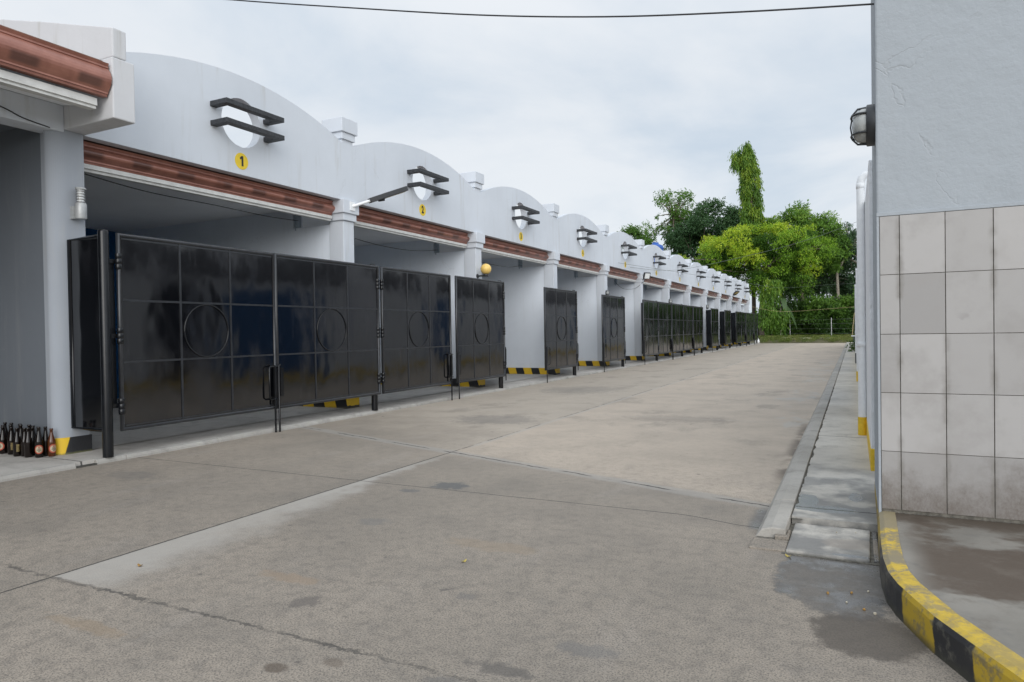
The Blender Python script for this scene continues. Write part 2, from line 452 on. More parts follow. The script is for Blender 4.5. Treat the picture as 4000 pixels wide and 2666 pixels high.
def mat_slab(name, c0, c1, wetline=False, joints=None, dirt=(.10, .095, .085)):
    mt, t = new_mat(name); p = t.pos(); x, y, z = t.xyz(p)
    a = t.noise(p, .8, 5, .6); b = t.noise(p, 5, 6, .65); f = t.noise(p, 80, 4, .7)
    col = t.mix(t.ss(a, .3, .7), c0, c1)
    col = t.mix(t.ss(b, .45, .75) * .6, col, tuple(v * .6 for v in c0))
    col = t.mix(t.ss(f, .5, .75) * .35, col, tuple(v * .45 for v in c0))
    wf = (t.noise(p, 14, 4, .7) - .5); wb = t.noise(p, 2.4, 4, .6) - .5
    ro = .85
    cr = None
    for ax, val, wd in (joints or []):
        q = line_mask(t, (x if ax == 0 else y) - val + wf * .03 + wb * .03, wd); cr = q if cr is None else cr.max(q)
    if wetline:
        wet = (1 - t.ss(y + wb * 2.2, 5.2, 7.4)) * t.ss(t.noise(p, 3.2, 4), .34, .56)
        col = t.mix(wet * .75, col, (.115, .116, .117))
        pd = None
        for cx, cy, rx, ry in ((-.17, 4.93, .20, .10), (-.30, 5.12, .09, .2), (.0, 5.35, .05, .16), (-.02, 4.07, .1, .025)):
            q = 1 - t.ss(t.math('SQRT', ((x - cx) / rx) * ((x - cx) / rx) + ((y - cy) / ry) * ((y - cy) / ry)) + wb * 1.2 + wf * .4, .85, 1.)
            pd = q if pd is None else pd.max(q)
        lt = (1 - t.ss(t.math('SQRT', ((x + .02) / .16) * ((x + .02) / .16) + ((y - 4.3) / .12) * ((y - 4.3) / .12)) + wb * 1.4 + wf * .7, .7, 1.1))
        col = t.mix(lt * .45, col, (.36, .31, .26))
        col = t.mix(pd * .85, col, (.17, .175, .18))
        ro = t.ss(pd.max(wet * .35), 0., 1., .85, .06)
    h = b + f * .5
    if cr is not None:
        col = t.mix(cr * .9, col, (.05, .048, .044)); h = h - cr * 1.5
    principled(t, col, ro, normal=t.bump(h, .4, .007), spec=.4)
    return mt
M['apron'] = mat_slab('apron_concrete', (.44, .415, .38), (.56, .53, .49), joints=[(1, 4.07, .012), (1, 6.9, .010), (1, 12.7, .012), (0, -8.1, .012)] )
M['lip'] = mat_slab('apron_edge_concrete', (.32, .305, .28), (.43, .415, .385))
M['kerb'] = mat_slab('kerb_concrete', (.36, .337, .30), (.46, .432, .39))
M['walk'] = mat_slab('walkway_concrete', (.50, .465, .41), (.62, .585, .525), True, [(1, v, .014) for v in (4.64, 4.93, 8.25, 12.47, 16.65, 20.4, 24.3, 29, 34, 40, 47)])
M['garage_floor'] = mat_slab('garage_floor', (.48, .465, .44), (.58, .56, .53))
M['earth'] = mat_slab('earth_ground', (.10, .085, .05), (.13, .12, .055))
M['platform_side'] = None

def mat_platform():
    mt, t = new_mat('platform_concrete'); p = t.pos(); x, y, z = t.xyz(p)
    a = t.noise(p, 2.2, 5, .6); b = t.noise(p, 11, 5, .65); f = t.noise(p, 110, 3, .7)
    col = t.mix(t.ss(a, .35, .65), (.20, .185, .16), (.27, .25, .218))
    col = t.mix(t.ss(b, .5, .75) * .5, col, (.16, .155, .145))
    wb = t.noise(p, 5, 4, .6) - .5
    back = t.ss(y + wb * .3, 4.36, 4.5)
    ml = t.ss(t.noise(t.scale(p, (1.1, 1.6, 1)), 1.9, 5, .6) - (y - 3.72 - wb * .3).abs() * .35, .28, .40) * t.ss(x, .2, .34)
    col = t.mix(ml * .9, col, (.082, .058, .040))
    col = t.mix(back * .9, col, (.075, .056, .040))
    col = t.mix(t.ss(t.noise(p, 6, 5, .7), .5, .68) * .5, col, (.15, .125, .10))
    h = b + f * .4
    principled(t, col, t.ss(ml.max(back), 0., 1., .8, .4), normal=t.bump(h, .35, .006), spec=.4)
    return mt
M['platform'] = mat_platform()
def mat_kerbpaint():
    mt, t = new_mat('worn_yellow_kerb_paint'); p = t.pos(); x, y, z = t.xyz(p)
    n = t.noise(p, 9, 6, .7); f = t.noise(p, 70, 3, .7)
    col = t.mix(t.ss(n, .35, .7), (.62, .43, .05), (.45, .31, .04))
    worn = t.ss(t.noise(p, 13, 6, .75), .47, .60) * t.ss(y, 2.7, 3.6, .45, 1.)
    worn = worn.max(t.ss(y + (n - .5) * .2, 4.16, 4.24)).max(t.ss(t.noise(p, 4.5, 6, .75), .47, .58) * t.ss(y, 2.4, 3.5, .35, 1.))
    col = t.mix(worn * .85, col, (.22, .195, .15))
    principled(t, col, .65, normal=t.bump(n + f * .4, .4, .005))
    return mt
M['kerbpaint'] = mat_kerbpaint()
def mat_kerbside():
    mt, t = new_mat('yellow_black_kerb_side'); p = t.pos(); x, y, z = t.xyz(p)
    n = t.noise(p, 12, 6, .7); e = (t.noise(p, 20, 3) - .5) * .03 - z * .12
    yy = y + e
    k = (t.ss(yy, 3.27, 3.29) * (1 - t.ss(yy, 3.85, 4.1) * .7)).max(t.ss(yy, 2.79, 2.8) * (1 - t.ss(yy, 3.01, 3.02)))
    k = k.max(1 - t.ss(yy, 2.30, 2.31))
    col = t.mix(k, (.55, .37, .03), (.03, .03, .032))
    col = t.mix(t.ss(n, .52, .66) * .7, col, (.15, .14, .115))
    col = t.mix(t.ss(t.noise(p, 3.5, 5, .7), .48, .62) * t.ss(y, 3.1, 3.6) * .8, col, (.12, .11, .09))
    col = t.mix((1 - t.ss(z + (n - .5) * .08, .0, .05)) * .8, col, (.06, .058, .045))
    principled(t, col, .6, normal=t.bump(n, .4, .006))
    return mt
M['kerbside'] = mat_kerbside()
def mat_tile():
    mt, t = new_mat('greige_wall_tile'); p = t.pos(); x, y, z = t.xyz(p)
    tint = t.attr('tint')
    col = t.mix(tint, (.305, .292, .282), (.41, .393, .38))
    n = t.noise(p, 3.2, 4, .55); b = t.noise(p, 14, 6, .7)
    col = t.mix(t.ss(n, .5, .72) * .4, col, (.29, .268, .25))
    g2 = t.noise(t.vec(x * 1.4, y, z * .8), 60, 5, .75)
    dirt = (1 - t.ss(z + (b - .5) * .4 + (n - .5) * .4, .12, .52))
    col = t.mix(t.ss(t.noise(p, 2.1, 5, .7), .46, .66) * .35, col, (.25, .235, .22))
    col = t.mix(dirt * t.ss(g2, .2, .8, .5, .95), col, (.115, .09, .07))
    jd = (t.math('FRACT', (x - .241 + .1136) / .2272) - .5).abs() * .2272
    gj = (1 - t.ss(jd + (b - .5) * .03, .0, .030)) * t.ss(t.noise(p, 4, 3), .42, .62)
    col = t.mix(gj * .6, col, (.16, .145, .125))
    sm = t.ss(t.noise(t.scale(p, (1, 1, 1.6)), 5., 3, .5), .66, .70) * t.ss(t.noise(p, 1.3, 2), .5, .6)
    col = t.mix(sm * .35, col, (.20, .19, .18))
    principled(t, col, t.ss(b, .3, .7, .32, .5), normal=t.bump(n + b * .08, .12, .004), spec=.45)
    return mt
M['tile'] = mat_tile()

def mat_leaf(name, c0, c1, c2, trans=.35):
    mt, t = new_mat(name); tint = t.attr('tint'); p = t.pos()
    col = t.mix(t.ss(tint, 0., .5), c0, c1); col = t.mix(t.ss(tint, .5, 1.), col, c2)
    b = t.n('ShaderNodeBsdfPrincipled'); t.put(b.inputs['Base Color'], col); b.inputs['Roughness'].default_value = .5
    b.inputs['Specular IOR Level'].default_value = .35
    tr = t.n('ShaderNodeBsdfTranslucent'); t.put(tr.inputs[0], col)
    mx = t.n('ShaderNodeMixShader'); mx.inputs[0].default_value = trans
    t.nt.links.new(b.outputs[0], mx.inputs[1]); t.nt.links.new(tr.outputs[0], mx.inputs[2]); t.nt.links.new(mx.outputs[0], t.out.inputs[0])
    return mt
M['leaf_lime'] = mat_leaf('yellow_green_leaves', (.05, .12, .016), (.25, .44, .04), (.54, .64, .055), .42)
M['leaf_mid'] = mat_leaf('mid_green_leaves', (.085, .18, .03), (.15, .29, .045), (.25, .38, .06), .4)
M['leaf_mast'] = mat_leaf('mast_tree_leaves', (.065, .145, .016), (.12, .235, .026), (.24, .34, .03), .3)
M['leaf_dark'] = mat_leaf('dark_green_leaves', (.028, .068, .024), (.05, .115, .04), (.08, .155, .055), .25)
M['leaf_blue'] = mat_leaf('blue_green_leaves', (.04, .088, .036), (.07, .14, .058), (.11, .19, .08), .3)
M['leaf_hedge'] = mat_leaf('thicket_leaves', (.036, .08, .018), (.066, .14, .026), (.125, .235, .03), .32)
M['leaf_banana'] = mat_leaf('banana_leaves', (.10, .17, .07), (.16, .24, .11), (.2, .3, .14), .35)
M['grass'] = mat_leaf('grass_blades', (.08, .125, .02), (.14, .19, .035), (.25, .25, .08), .3)

# ------------------------------------------------------------------ ground, road, kerbs
def sheet(name, x0, x1, y0, y1, z, mat, kind='structure', nx=1, ny=1):
    b = MB()
    for i in range(nx):
        for j in range(ny):
            xa, xb = x0 + (x1 - x0) * i / nx, x0 + (x1 - x0) * (i + 1) / nx
            ya, yb = y0 + (y1 - y0) * j / ny, y0 + (y1 - y0) * (j + 1) / ny
            b.add([(xa, ya, z), (xb, ya, z), (xb, yb, z), (xa, yb, z)], [(0, 1, 2, 3)])
    return tag(b.build(name, mat), kind=kind)
sheet('ground', -900, 900, -500, 1500, -.06, M['earth'])
b = MB().box(-6.705, 9, -9, 3.2, -.05, 0).box(-6.705, -.53, 3.2, 57.6, -.05, 0).box(-.53, .12, 3.2, 4.02, -.05, 0)
b = MB()
b.add([(-6.705, -9, 0), (9, -9, 0), (9, 4.02, 0), (-.2, 4.02, 0), (-.53, 4.3, 0), (-.53, 57.6, 0), (-6.705, 57.6, 0)], [(0, 1, 2, 3, 4, 5, 6)])
tag(b.build('road', M['road']), kind='structure')
# the apron in front of and inside the garages, with its pale lip
b = MB().prism([(-13.3, -.05), (-6.755, -.05), (-6.755, .05), (-13.3, .056)], -6, 57.6, 'y')
tag(b.build('apron', M['apron']), kind='structure')
sheet('garage_floor', -13.03, -7.35, 4.43, 55.9, .060, M['garage_floor'])
b = MB(); yy = -6.
while yy < 57.5:
    y2 = min(57.6, yy + random.uniform(.5, 1.3))
    if 3.99 < y2 < 4.3: y2 = 3.99
    if abs(yy - 3.99) < 1e-6: yy = 4.19; y2 = 4.5
    jx, jz = random.uniform(-.012, .012), random.uniform(-.006, .004)
    b.prism([(-6.754, -.05), (-6.700 + jx, -.05), (-6.706 + jx, .02), (-6.722 + jx, .050 + jz), (-6.754, .055 + jz)], yy + .002, y2, 'y'); yy = y2
tag(b.build('apron_lip', M['lip'], bevel=.006), kind='structure')
tag(MB().box(-6.753, -6.704, 3.99, 4.19, -.05, .014).build('lip_hole_earth', M['strip_soil']), kind='structure')
# right kerb, walkway, cover slab
b = MB(); yy = 4.30
for y2 in (5.05, 8.55, 13.2, 17.4, 21.5, 26, 31, 37, 44, 51, 57.6):
    b.prism([(-.54, -.05), (-.37, -.05), (-.37, .062), (-.45, .064), (-.505, .048), (-.54, .0)], yy, y2 - .012, 'y'); yy = y2
tag(b.build('kerb', M['kerb'], bevel=.006), kind='structure')
ed_ = []; yy = 4.66; jx = 0
while yy < 57.6:
    k_ = max(.25, 1 - yy / 30); jx = random.uniform(-.006, .022) if random.random() < .6 else jx * .6
    ed_.append((-.362 + jx * k_, yy)); yy += random.uniform(.02, .07) * (1 + yy / 12)
b = MB().prism([(.16, 57.6), (.16, 4.66)] + ed_ + [(-.362, 57.6)], -.05, .05, 'z')
tag(b.build('walkway', M['walk']), kind='structure')
sheet('kerb_gap', -.372, -.30, 4.64, 57.5, .040, M['gap'])
b = MB().prism([(-.350, 4.045), (.066, 4.037), (.078, 4.647), (-.342, 4.638)], -.04, .018, 'z')
o = b.build('drain_cover', M['walk'], bevel=.008)
tag(o, 'square concrete drain cover with damp stains at the end of the walkway', 'drain cover')
b = MB().box(-.369, .118, 4.02, 4.66, -.06, .0035).box(-.53, -.37, 4.25, 4.299, -.06, .004)
tag(b.build('drain_gap', M['gap']), kind='structure')
b = MB().prism([(-.545, 4.05), (-.35, 4.05), (-.352, 4.245), (-.54, 4.245)], -.05, .012, 'z').prism([(-.428, 4.262), (-.35, 4.262), (-.35, 4.42), (-.368, 4.42), (-.368, 4.305), (-.428, 4.30)], -.05, .03, 'z').box(.086, .113, 4.05, 4.64, -.05, .012)
tag(b.build('drain_edge', M['road'], bevel=.006), kind='structure')
# raised platform of the tiled building with its painted kerb
edge = [(.125, 5.6), (.118, 4.75), (.112, 4.3), (.107, 3.95), (.108, 3.70), (.122, 3.50), (.152, 3.355), (.195, 3.22), (.258, 3.03), (.36, 2.805), (.47, 2.565), (.62, 2.25), (.85, 1.77), (1.3, .85)]
inner = []
for i, p in enumerate(edge):
    a = Vector(edge[max(0, i - 1)]); c = Vector(edge[min(len(edge) - 1, i + 1)]); tg = (c - a).normalized()
    n_ = Vector((-tg.y, tg.x)); n_ = n_ if n_.x > 0 else -n_
    inner.append((p[0] + n_.x * .092, p[1] + n_.y * .092))
b = MB(); b.prism(inner + [(9, .85), (9, 5.6)], -.05, .146, 'z')
plat = tag(b.build('platform', M['platform']), kind='structure')
b = MB(); N = len(edge)
prof = []
for i in range(N):
    e, n_ = Vector(edge[i]), Vector(inner[i])
    d_ = (n_ - e).normalized()
    prof.append([(e.x, e.y, -.03), (e.x, e.y, .118), (e.x + d_.x * .008, e.y + d_.y * .008, .139), (e.x + d_.x * .03, e.y + d_.y * .03, .15), (n_.x, n_.y, .15), (n_.x, n_.y, -.03)])
vs = [q for r_ in prof for q in r_]
fs = [(i * 6 + k, i * 6 + k + 1, (i + 1) * 6 + k + 1, (i + 1) * 6 + k) for i in range(N - 1) for k in range(5)]
b.add(vs, fs)
kb = b.build('platform_kerb', [M['kerbside'], M['kerbpaint']])
for pl in kb.data.polygons:
    if pl.center.z > .13: pl.material_index = 1
tag(kb, kind='structure')

# ------------------------------------------------------------------ the garage row
P = 4.297
def cy(k): return 8.78 + P * (k - 2)          # centre of column k (2..13)
XF, TH = -7.32, .14
NUMW = ['first', 'second', 'third', 'fourth', 'fifth', 'sixth', 'seventh', 'eighth', 'ninth', 'tenth', 'eleventh', 'twelfth']
gar = thing('garage_building', (XF, 6.6, 0), 'long white row of drive-in garages with arched parapets along the left of the yard', 'building')

def arch_mesh(y0, y1, c):
    """parapet of one bay with a round opening"""
    def top(a):
        d_ = abs(a)
        return 4.735 - (5.15 - math.sqrt(max(0, 5.15 ** 2 - d_ * d_))) if d_ <= 2.0 else 4.385
    outer = []
    for i in range(49):
        a = -2.0 + 4.0 * i / 48
        if y0 - .001 <= c + a <= y1 + .001: outer.append((c + a, top(a)))
    if y0 < c - 2.01: outer = [(y0, top(2.0))] + outer
    elif outer[0][0] > y0 + .001: outer = [(y0, top(y0 - c))] + outer
    if y1 > c + 2.01: outer += [(y1, top(2.0))]
    zb_ = 3.41
    loop = outer + [(y1, 4.0), (y1, 3.7), (y1, zb_)] + [(y1 + (y0 - y1) * i / 16, zb_) for i in range(1, 16)] + [(y0, zb_), (y0, 3.7), (y0, 4.0)]
    zc = 4.10; r = .325; n = len(loop)
    circ = []
    for (a, z) in loop:
        an = math.atan2(z - zc, a - c); circ.append((c + r * math.cos(an), zc + r * math.sin(an)))
    vs = []
    for X in (XF, XF - TH):
        vs += [(X, a, z) for a, z in loop]; vs += [(X, a, z) for a, z in circ]
    fs = []
    for i in range(n):
        j = (i + 1) % n
        fs.append((i, j, n + j, n + i)); fs.append((2 * n + i, 3 * n + i, 3 * n + j, 2 * n + j))
        fs.append((i, 2 * n + i, 2 * n + j, j)); fs.append((n + i, n + j, 3 * n + j, 3 * n + i))
    return MB().add(vs, fs)
for k in range(1, 13):
    y0 = 4.52 if k == 1 else cy(k); y1 = cy(k + 1) + (.13 if k == 12 else 0); c = cy(k + 1) - P / 2
    arch_mesh(y0, y1, c).build('arched_parapet', M['white'], gar)
    # yellow number disc
    dz_ = .11
    disc = MB().lathe([(dz_, 0), (dz_, .004)], 32, (XF, c - .013, 3.59), 'x').build('number_disc', M['yellow_sign'], gar)
    if k == 1: vs, fs = [(-.005, -.066), (.026, -.066), (.026, .07), (-.001, .07), (-.03, .045), (-.03, .018), (-.005, .03)], [tuple(range(7))]
    else: vs, fs = text_mesh(str(k), .185, .009, .74)
    MB().add([(XF + .0065, c - .013 + a, 3.59 + z) for a, z in vs], fs).build('numeral', M['ink'], disc, recalc=False)
    # two black wooden frames across the round opening
    for zt in (4.22, 3.975):
        sb = MB()
        z0, z1 = zt - .032, zt + .032
        sb.box(XF, XF + .30, c - .50, c - .40, z0, z1).box(XF, XF + .30, c + .375, c + .475, z0, z1)
        sb.box(XF + .20, XF + .302, c - .3995, c + .3745, z0, z1 - .0015)
        sb.build('sunshade_frame', M['blackwood'], gar, bevel=.004)
for k in range(2, 14):
    y = cy(k)
    col = MB().box(XF - .30, XF - .003, y - .13, y + .13, .05, 3.088).build('column', M['white'], gar, bevel=.012)
    cap = MB().box(XF - .33, XF + .03, y - .16, y + .16, 3.085, 3.203).box(XF - .36, XF + .06, y - .193, y + .193, 3.200, 3.418)
    cap.build('capital', M['white'], col, bevel=.008)
    if k < 13:
        fin = MB().box(XF - .30, XF - .001, y - .132, y + .132, 4.326, 4.388).box(XF - .33, XF + .03, y - .16, y + .16, 4.386, 4.50).box(XF - .36, XF + .06, y - .193, y + .193, 4.497, 4.722)
        fin.build('finial', M['white'], gar, bevel=.008)
    else:
        MB().box(XF - .30, XF - .002, y - .13, y + .131, 4.326, 4.70).build('finial', M['white'], gar, bevel=.008)
    # partition: low part by the column, full height behind
    pb = MB().box(-8.42, XF - .29, y - .112, y + .112, .05, 3.04).box(-13.04, -8.415, y - .1125, y + .1125, .05, 3.36)
    pb.build('partition_wall', M['wall_in'], gar)
    xl = -13.03
    pb = MB().box(-13.03, XF + .028, y - .152, y + .155, .05, .235)
    pb.build('striped_plinth', M['stripe_x'], gar, bevel=.012)
    # pipe stub in the gap above the partition
    MB().tube([(-8.36, y - .06, 3.0), (-8.36, y - .06, 3.42)], .055, 14).build('rain_pipe', M['pvc_blue'], gar)
def gutter(name, x, z0, z1, y0, y1, parent):
    b = MB(); pr = []
    H = z1 - z0
    pr += [(x - .10, z0 + .0), (x - .035, z0), (x - .03, z0 + .022), (x - .018, z0 + .024), (x - .018, z0 + .036)]
    for i in range(9):
        a = i / 8; pr.append((x - .018 + .062 * math.sin(PI * a * .93), z0 + .04 + (H - .095) * a))
    pr += [(x - .012, z1 - .05), (x - .004, z1 - .046), (x - .004, z1 - .03), (x - .012, z1 - .026), (x + .006, z1), (x - .10, z1)]
    b.prism(pr, y0, y1, 'y')
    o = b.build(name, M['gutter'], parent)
    off = o.data.vertices[0].co.copy()
    for v in o.data.vertices: v.co.z -= off.z
    o.location.z += off.z
    return o
for k in range(1, 13):
    y0 = 4.53 if k == 1 else cy(k) + .195; y1 = cy(k + 1) - .195
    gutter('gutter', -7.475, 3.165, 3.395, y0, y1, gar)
    fb = MB().box(-7.60, -7.52, y0, y1, 3.08, 3.164).box(-7.515, -7.495, y0, y1, 3.112, 3.16)
    fb.build('fascia_board', M['fascia'], gar)
MB().box(-13.04, -7.605, 4.5, cy(13), 3.345, 3.38).build('ceiling', M['ceiling'], gar)
MB().box(-13.20, -13.045, 4.36, cy(13) + .12, .05, 3.9).build('back_wall', M['wall_in'], gar)
for k in range(1, 13): MB().box(-13.046, -13.02, cy(k + 1) - 2.2, cy(k + 1) - .12, .06, 3.34).build('back_panel', M['blue'], gar)
MB().prism([(-7.47, 3.43), (-13.3, 4.02), (-13.3, 4.08), (-7.47, 3.50)], 4.54, cy(13) + .1, 'y').build('roof', M['roofing'], gar)

# ------------------------------------------------------------------ neighbouring building at the left edge
nb_ = thing('annex_building', (-7.3, 4.3, 0), 'white building end with brown gutter and rounded column at the left edge', 'building')
# rounded pillar
b = MB(); pol = []
for i in range(13):
    a = PI + i * PI / 2 / 12 * 1.0
    pol.append((-7.50 + .20 * math.cos(PI / 2 + (i / 12) * -0) if False else 0, 0))
pol = [(-7.56, 4.50), (-7.305, 4.50), (-7.305, 4.33)]
for i in range(1, 13):
    a = -i / 12 * PI * .5
    pol.append((-7.305 - .115 + .115 * math.cos(a), 4.33 + .165 * math.sin(a)))
pol += [(-7.46, 4.21), (-7.56, 4.21)]
b.prism(pol, .05, 3.415, 'z')
o = b.build('round_column', M['wall_shaded'], nb_)
fo = MB().prism([(p[0] + (.012 if p[0] > -7.5 else 0), p[1] + (.010 if p[1] > 4.45 else (-.010 if p[1] < 4.32 else 0))) for p in pol], .05, .225, 'z')
def mat_foot():
    mt, t = new_mat('yellow_black_column_foot'); p = t.pos(); x, y, z = t.xyz(p)
    k = t.ss(y + z * -.28 + (t.noise(p, 18, 3) - .5) * .01, 4.215, 4.225)
    n = t.noise(p, 20, 5, .7)
    col = t.mix(k, (.72, .47, .025), (.020, .021, .024))
    col = t.mix((1 - t.ss(z + (n - .5) * .05, .05, .08)) * .8, col, (.16, .16, .07))
    principled(t, col, .55, normal=t.bump(n, .3, .003)); return mt
fo.build('painted_foot', mat_foot(), nb_)
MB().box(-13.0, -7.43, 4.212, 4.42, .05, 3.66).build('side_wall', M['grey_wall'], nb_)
# party beam that runs out to the street, stepped, with the raked parapet wall above
b = MB().prism([(-6.50, 3.42), (-6.50, 3.95), (-7.40, 3.95), (-7.40, 3.42)], 4.306, 4.541, 'y')
b = MB().box(-7.565, -6.50, 4.306, 4.541, 3.418, 4.02)
b.build('party_beam', M['white_old'], nb_, bevel=.012)
b = MB().prism([(-6.503, 4.022), (-6.503, 4.31), (-7.0, 4.44), (-7.6, 4.60), (-8.4, 4.80), (-10.5, 5.2), (-10.5, 4.022)], 4.315, 4.46, 'y')
b.build('raked_parapet', M['white_old'], nb_, bevel=.012)
MB().box(-10.5, -7.57, 4.306, 4.50, 3.662, 4.0195).build('gable_wall', M['white_old'], nb_)
MB().box(-7.56, -7.30, -3, 4.303, 3.39, 3.662).build('lintel_beam', M['white'], nb_, bevel=.008)
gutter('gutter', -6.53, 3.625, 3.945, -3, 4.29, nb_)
MB().box(-6.72, -6.635, -3, 4.22, 3.50, 3.605).box(-6.63, -6.615, -3, 4.22, 3.53, 3.60).build('fascia_board', M['fascia'], nb_)
MB().prism([(-6.72, 3.56), (-7.30, 3.664), (-7.30, 3.69), (-6.72, 3.60)], -3, 4.29, 'y').build('soffit', M['ceiling'], nb_)
MB().prism([(-6.64, 3.95), (-10.5, 4.75), (-10.5, 4.8), (-6.64, 4.0)], -3, 4.30, 'y').build('roof', M['roofing'], nb_)
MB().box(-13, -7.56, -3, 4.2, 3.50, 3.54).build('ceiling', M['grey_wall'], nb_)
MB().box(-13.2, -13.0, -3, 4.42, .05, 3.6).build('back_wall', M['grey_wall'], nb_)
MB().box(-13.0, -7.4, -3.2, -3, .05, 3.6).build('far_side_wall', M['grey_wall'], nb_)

# ------------------------------------------------------------------ gates: posts with side panel, leaves
XP = -6.745
def make_post():
    r0 = thing('gate_post', (XP, 4.33, .05), 'x', 'gate post', 'black steel posts between the garage gates')
    MB().lathe([(.050, 0), (.050, 2.265), (.047, 2.285), (.025, 2.295), (0, 2.297)], 20).build('post', M['black'], r0, local=True)
    pn = MB().box(-.58, -.045, -.008, .008, .262, 2.222).build('side_panel', M['gate'], r0, local=True)
    MB().tube([(-.05, 0, 2.225), (-.555, 0, 2.225), (-.555, 0, .27), (-.05, 0, .27)], .028, 10).build('panel_frame', M['black'], pn, local=True)
    for z in (.51, 1.22, 1.98):
        MB().box(.0, .024, .04, .115, z - .022, z + .022).build('hinge_lug', M['black'], r0, local=True)
    MB().box(-.004, .004, .045, .105, .52, 1.97).build('filler_plate', M['black'], r0, local=True)
    return r0
def make_leaf(sg):
    """sg=+1: leaf runs +Y from its hinge, -1: runs -Y. Local origin on the ground below the hinge"""
    L = 2.10
    r0 = thing('gate_leaf', (0, 0, 0), 'x', 'gate', 'black steel gate leaves of the garage row')
    def y(a): return sg * a
    zb_, zt_ = .315, 2.30
    MB().tube([(0, y(0), zb_), (0, y(0), zt_), (0, y(L), zt_), (0, y(L), zb_)], .027, 10, closed=True).build('frame', M['black_lit'], r0, local=True)
    sh = MB().box(-.003, .003, min(y(.02), y(L - .02)), max(y(.02), y(L - .02)), zb_ + .01, zt_ - .01).build('sheet', M['gate'], r0, local=True)
    g = MB()
    for a in (.70, 1.39): g.box(.003, .012, min(y(a), y(a + .022)), max(y(a), y(a + .022)), zb_ + .02, zt_ - .02)
    for z in (1.0, 1.635):
        for a0, a1 in ((.024, .699), (.7225, 1.389), (1.4125, L - .024)):
            g.box(.003, .0115, min(y(a0), y(a1)), max(y(a0), y(a1)), z - .011, z + .011)
    for z in (zb_ + .035, zt_ - .035): g.box(.003, .009, min(y(.03), y(L - .03)), max(y(.03), y(L - .03)), z - .008, z + .008)
    g.build('batten', M['black_lit'], sh, local=True)
    MB().tube([(.008, y(1.056 + .302 * math.cos(a)), 1.317 + .302 * math.sin(a)) for a in [2 * PI * i / 40 for i in range(40)]], .009, 6, closed=True).build('ring', M['black'], sh, local=True)
    for z in (.55, 1.27, 2.03):
        h = MB()
        for k in (-1, 0, 1): h.lathe([(.029, z + k * .055 - .026), (.031, z + k * .055 - .022), (.031, z + k * .055 + .022), (.029, z + k * .055 + .026)], 12)
        h.build('hinge', M['black'], r0, local=True)
    bx = .045
    ro_ = L - .05 if sg > 0 else L + .015
    MB().tube([(bx, y(ro_), .0), (bx, y(ro_), .86), (bx, y(ro_ - .03), .87)], .0125, 8).build('drop_bolt', M['black'], r0, local=True)
    MB().tube([(bx, y(L - .0), .85), (bx, y(L - .13), .85), (bx + .01, y(L - .15), .83), (bx + .01, y(L - .15), .45), (bx, y(L - .13), .43), (bx, y(L - .0), .43)], .011, 8).build('handle', M['black'], r0, local=True)
    MB().box(.028, .05, min(y(L - .06), y(L - .01)), max(y(L - .06), y(L - .01)), .46, .83).build('latch_plate', M['black'], r0, local=True)
    return r0
post0 = make_post(); leafL = make_leaf(1); leafR = make_leaf(-1)
open_left = {3, 4, 5, 8, 9, 10}
def gname(k): return 'the %s garage' % NUMW[k - 1]
def drop_part(o, nm):
    for ch in children(o):
        if ch.name.split('.')[0] == nm: bpy.data.objects.remove(ch)
firstL = firstR = True
for j in range(12):
    o = post0 if j == 0 else copy_tree(post0)
    o.location = (XP, 4.33 + P * j, .05)
    if j == 0: o['label'] = 'thick black gate post nearest the camera, beside the bottles and white column'
    else: o['label'] = 'black gate post between the %s and %s garages of the row' % (NUMW[j - 1], NUMW[j])
for k in range(1, 13):
    yl = 4.33 + P * (k - 1) + .125; yr = 4.33 + P * k + .05
    o = leafL if firstL else copy_tree(leafL); firstL = False
    o.location = (XP + (.0 if k in open_left else .045), yl, 0)
    if k == 2: o.scale.y = .965; o.location.y += .045
    if k in open_left:
        o.rotation_euler.z = math.atan2(6.745, yl) * .985      # swung inwards
        o['label'] = 'left gate leaf of %s, swung inwards and seen edge-on' % gname(k)
    else:
        o.rotation_euler.z = [0, .012, -.004][k % 3]
        o['label'] = 'closed left gate leaf of %s, black steel with a ring' % gname(k)
    o = leafR if firstR else copy_tree(leafR); firstR = False
    o.location = (XP + .055, yr, 0); o.rotation_euler.z = [.0, -.010, .006][k % 3]
    if k == 2: o.scale.y = .935; o.location.y += .02
    o['label'] = ('closed right gate leaf of %s, its left partner open' if k in open_left else 'closed right gate leaf of %s, beside its closed partner') % gname(k)

for o_ in [q for q in bpy.data.objects if q.name.startswith('gate_leaf') and 'right' in q['label'] and 'beside' in q['label']]: drop_part(o_, 'handle')
# last post at the end of the row
o = copy_tree(post0); o.location = (XP, 4.33 + P * 12, .05); o['label'] = 'farthest black gate post at the end of the row by the verge'

# ------------------------------------------------------------------ lamps on the columns
# louvred wall lamp on the round column
lm = thing('wall_lamp', (-7.235, 4.43, 2.5), 'grey cylindrical wall lamp with clear louvred top on the near rounded column', 'wall lamp')
MB().lathe([(.050, 2.50), (.054, 2.51), (.054, 2.655), (.048, 2.665)], 20, (-7.225, 4.41, 0)).build('lamp_body', M['grey_lamp'], lm)
g = MB()
for i in range(5): g.lathe([(.036, 2.675 + i * .028), (.047, 2.672 + i * .028), (.047, 2.680 + i * .028), (.036, 2.684 + i * .028)], 20, (-7.225, 4.41, 0))
g.build('louvre', M['steel'], lm)
MB().lathe([(.034, 2.665), (.034, 2.81)], 16, (-7.225, 4.41, 0)).build('glass', M['frost'], lm)
MB().lathe([(.05, 2.805), (.054, 2.812), (.05, 2.825), (0, 2.828)], 20, (-7.225, 4.41, 0)).build('lamp_cap', M['grey_lamp'], lm)
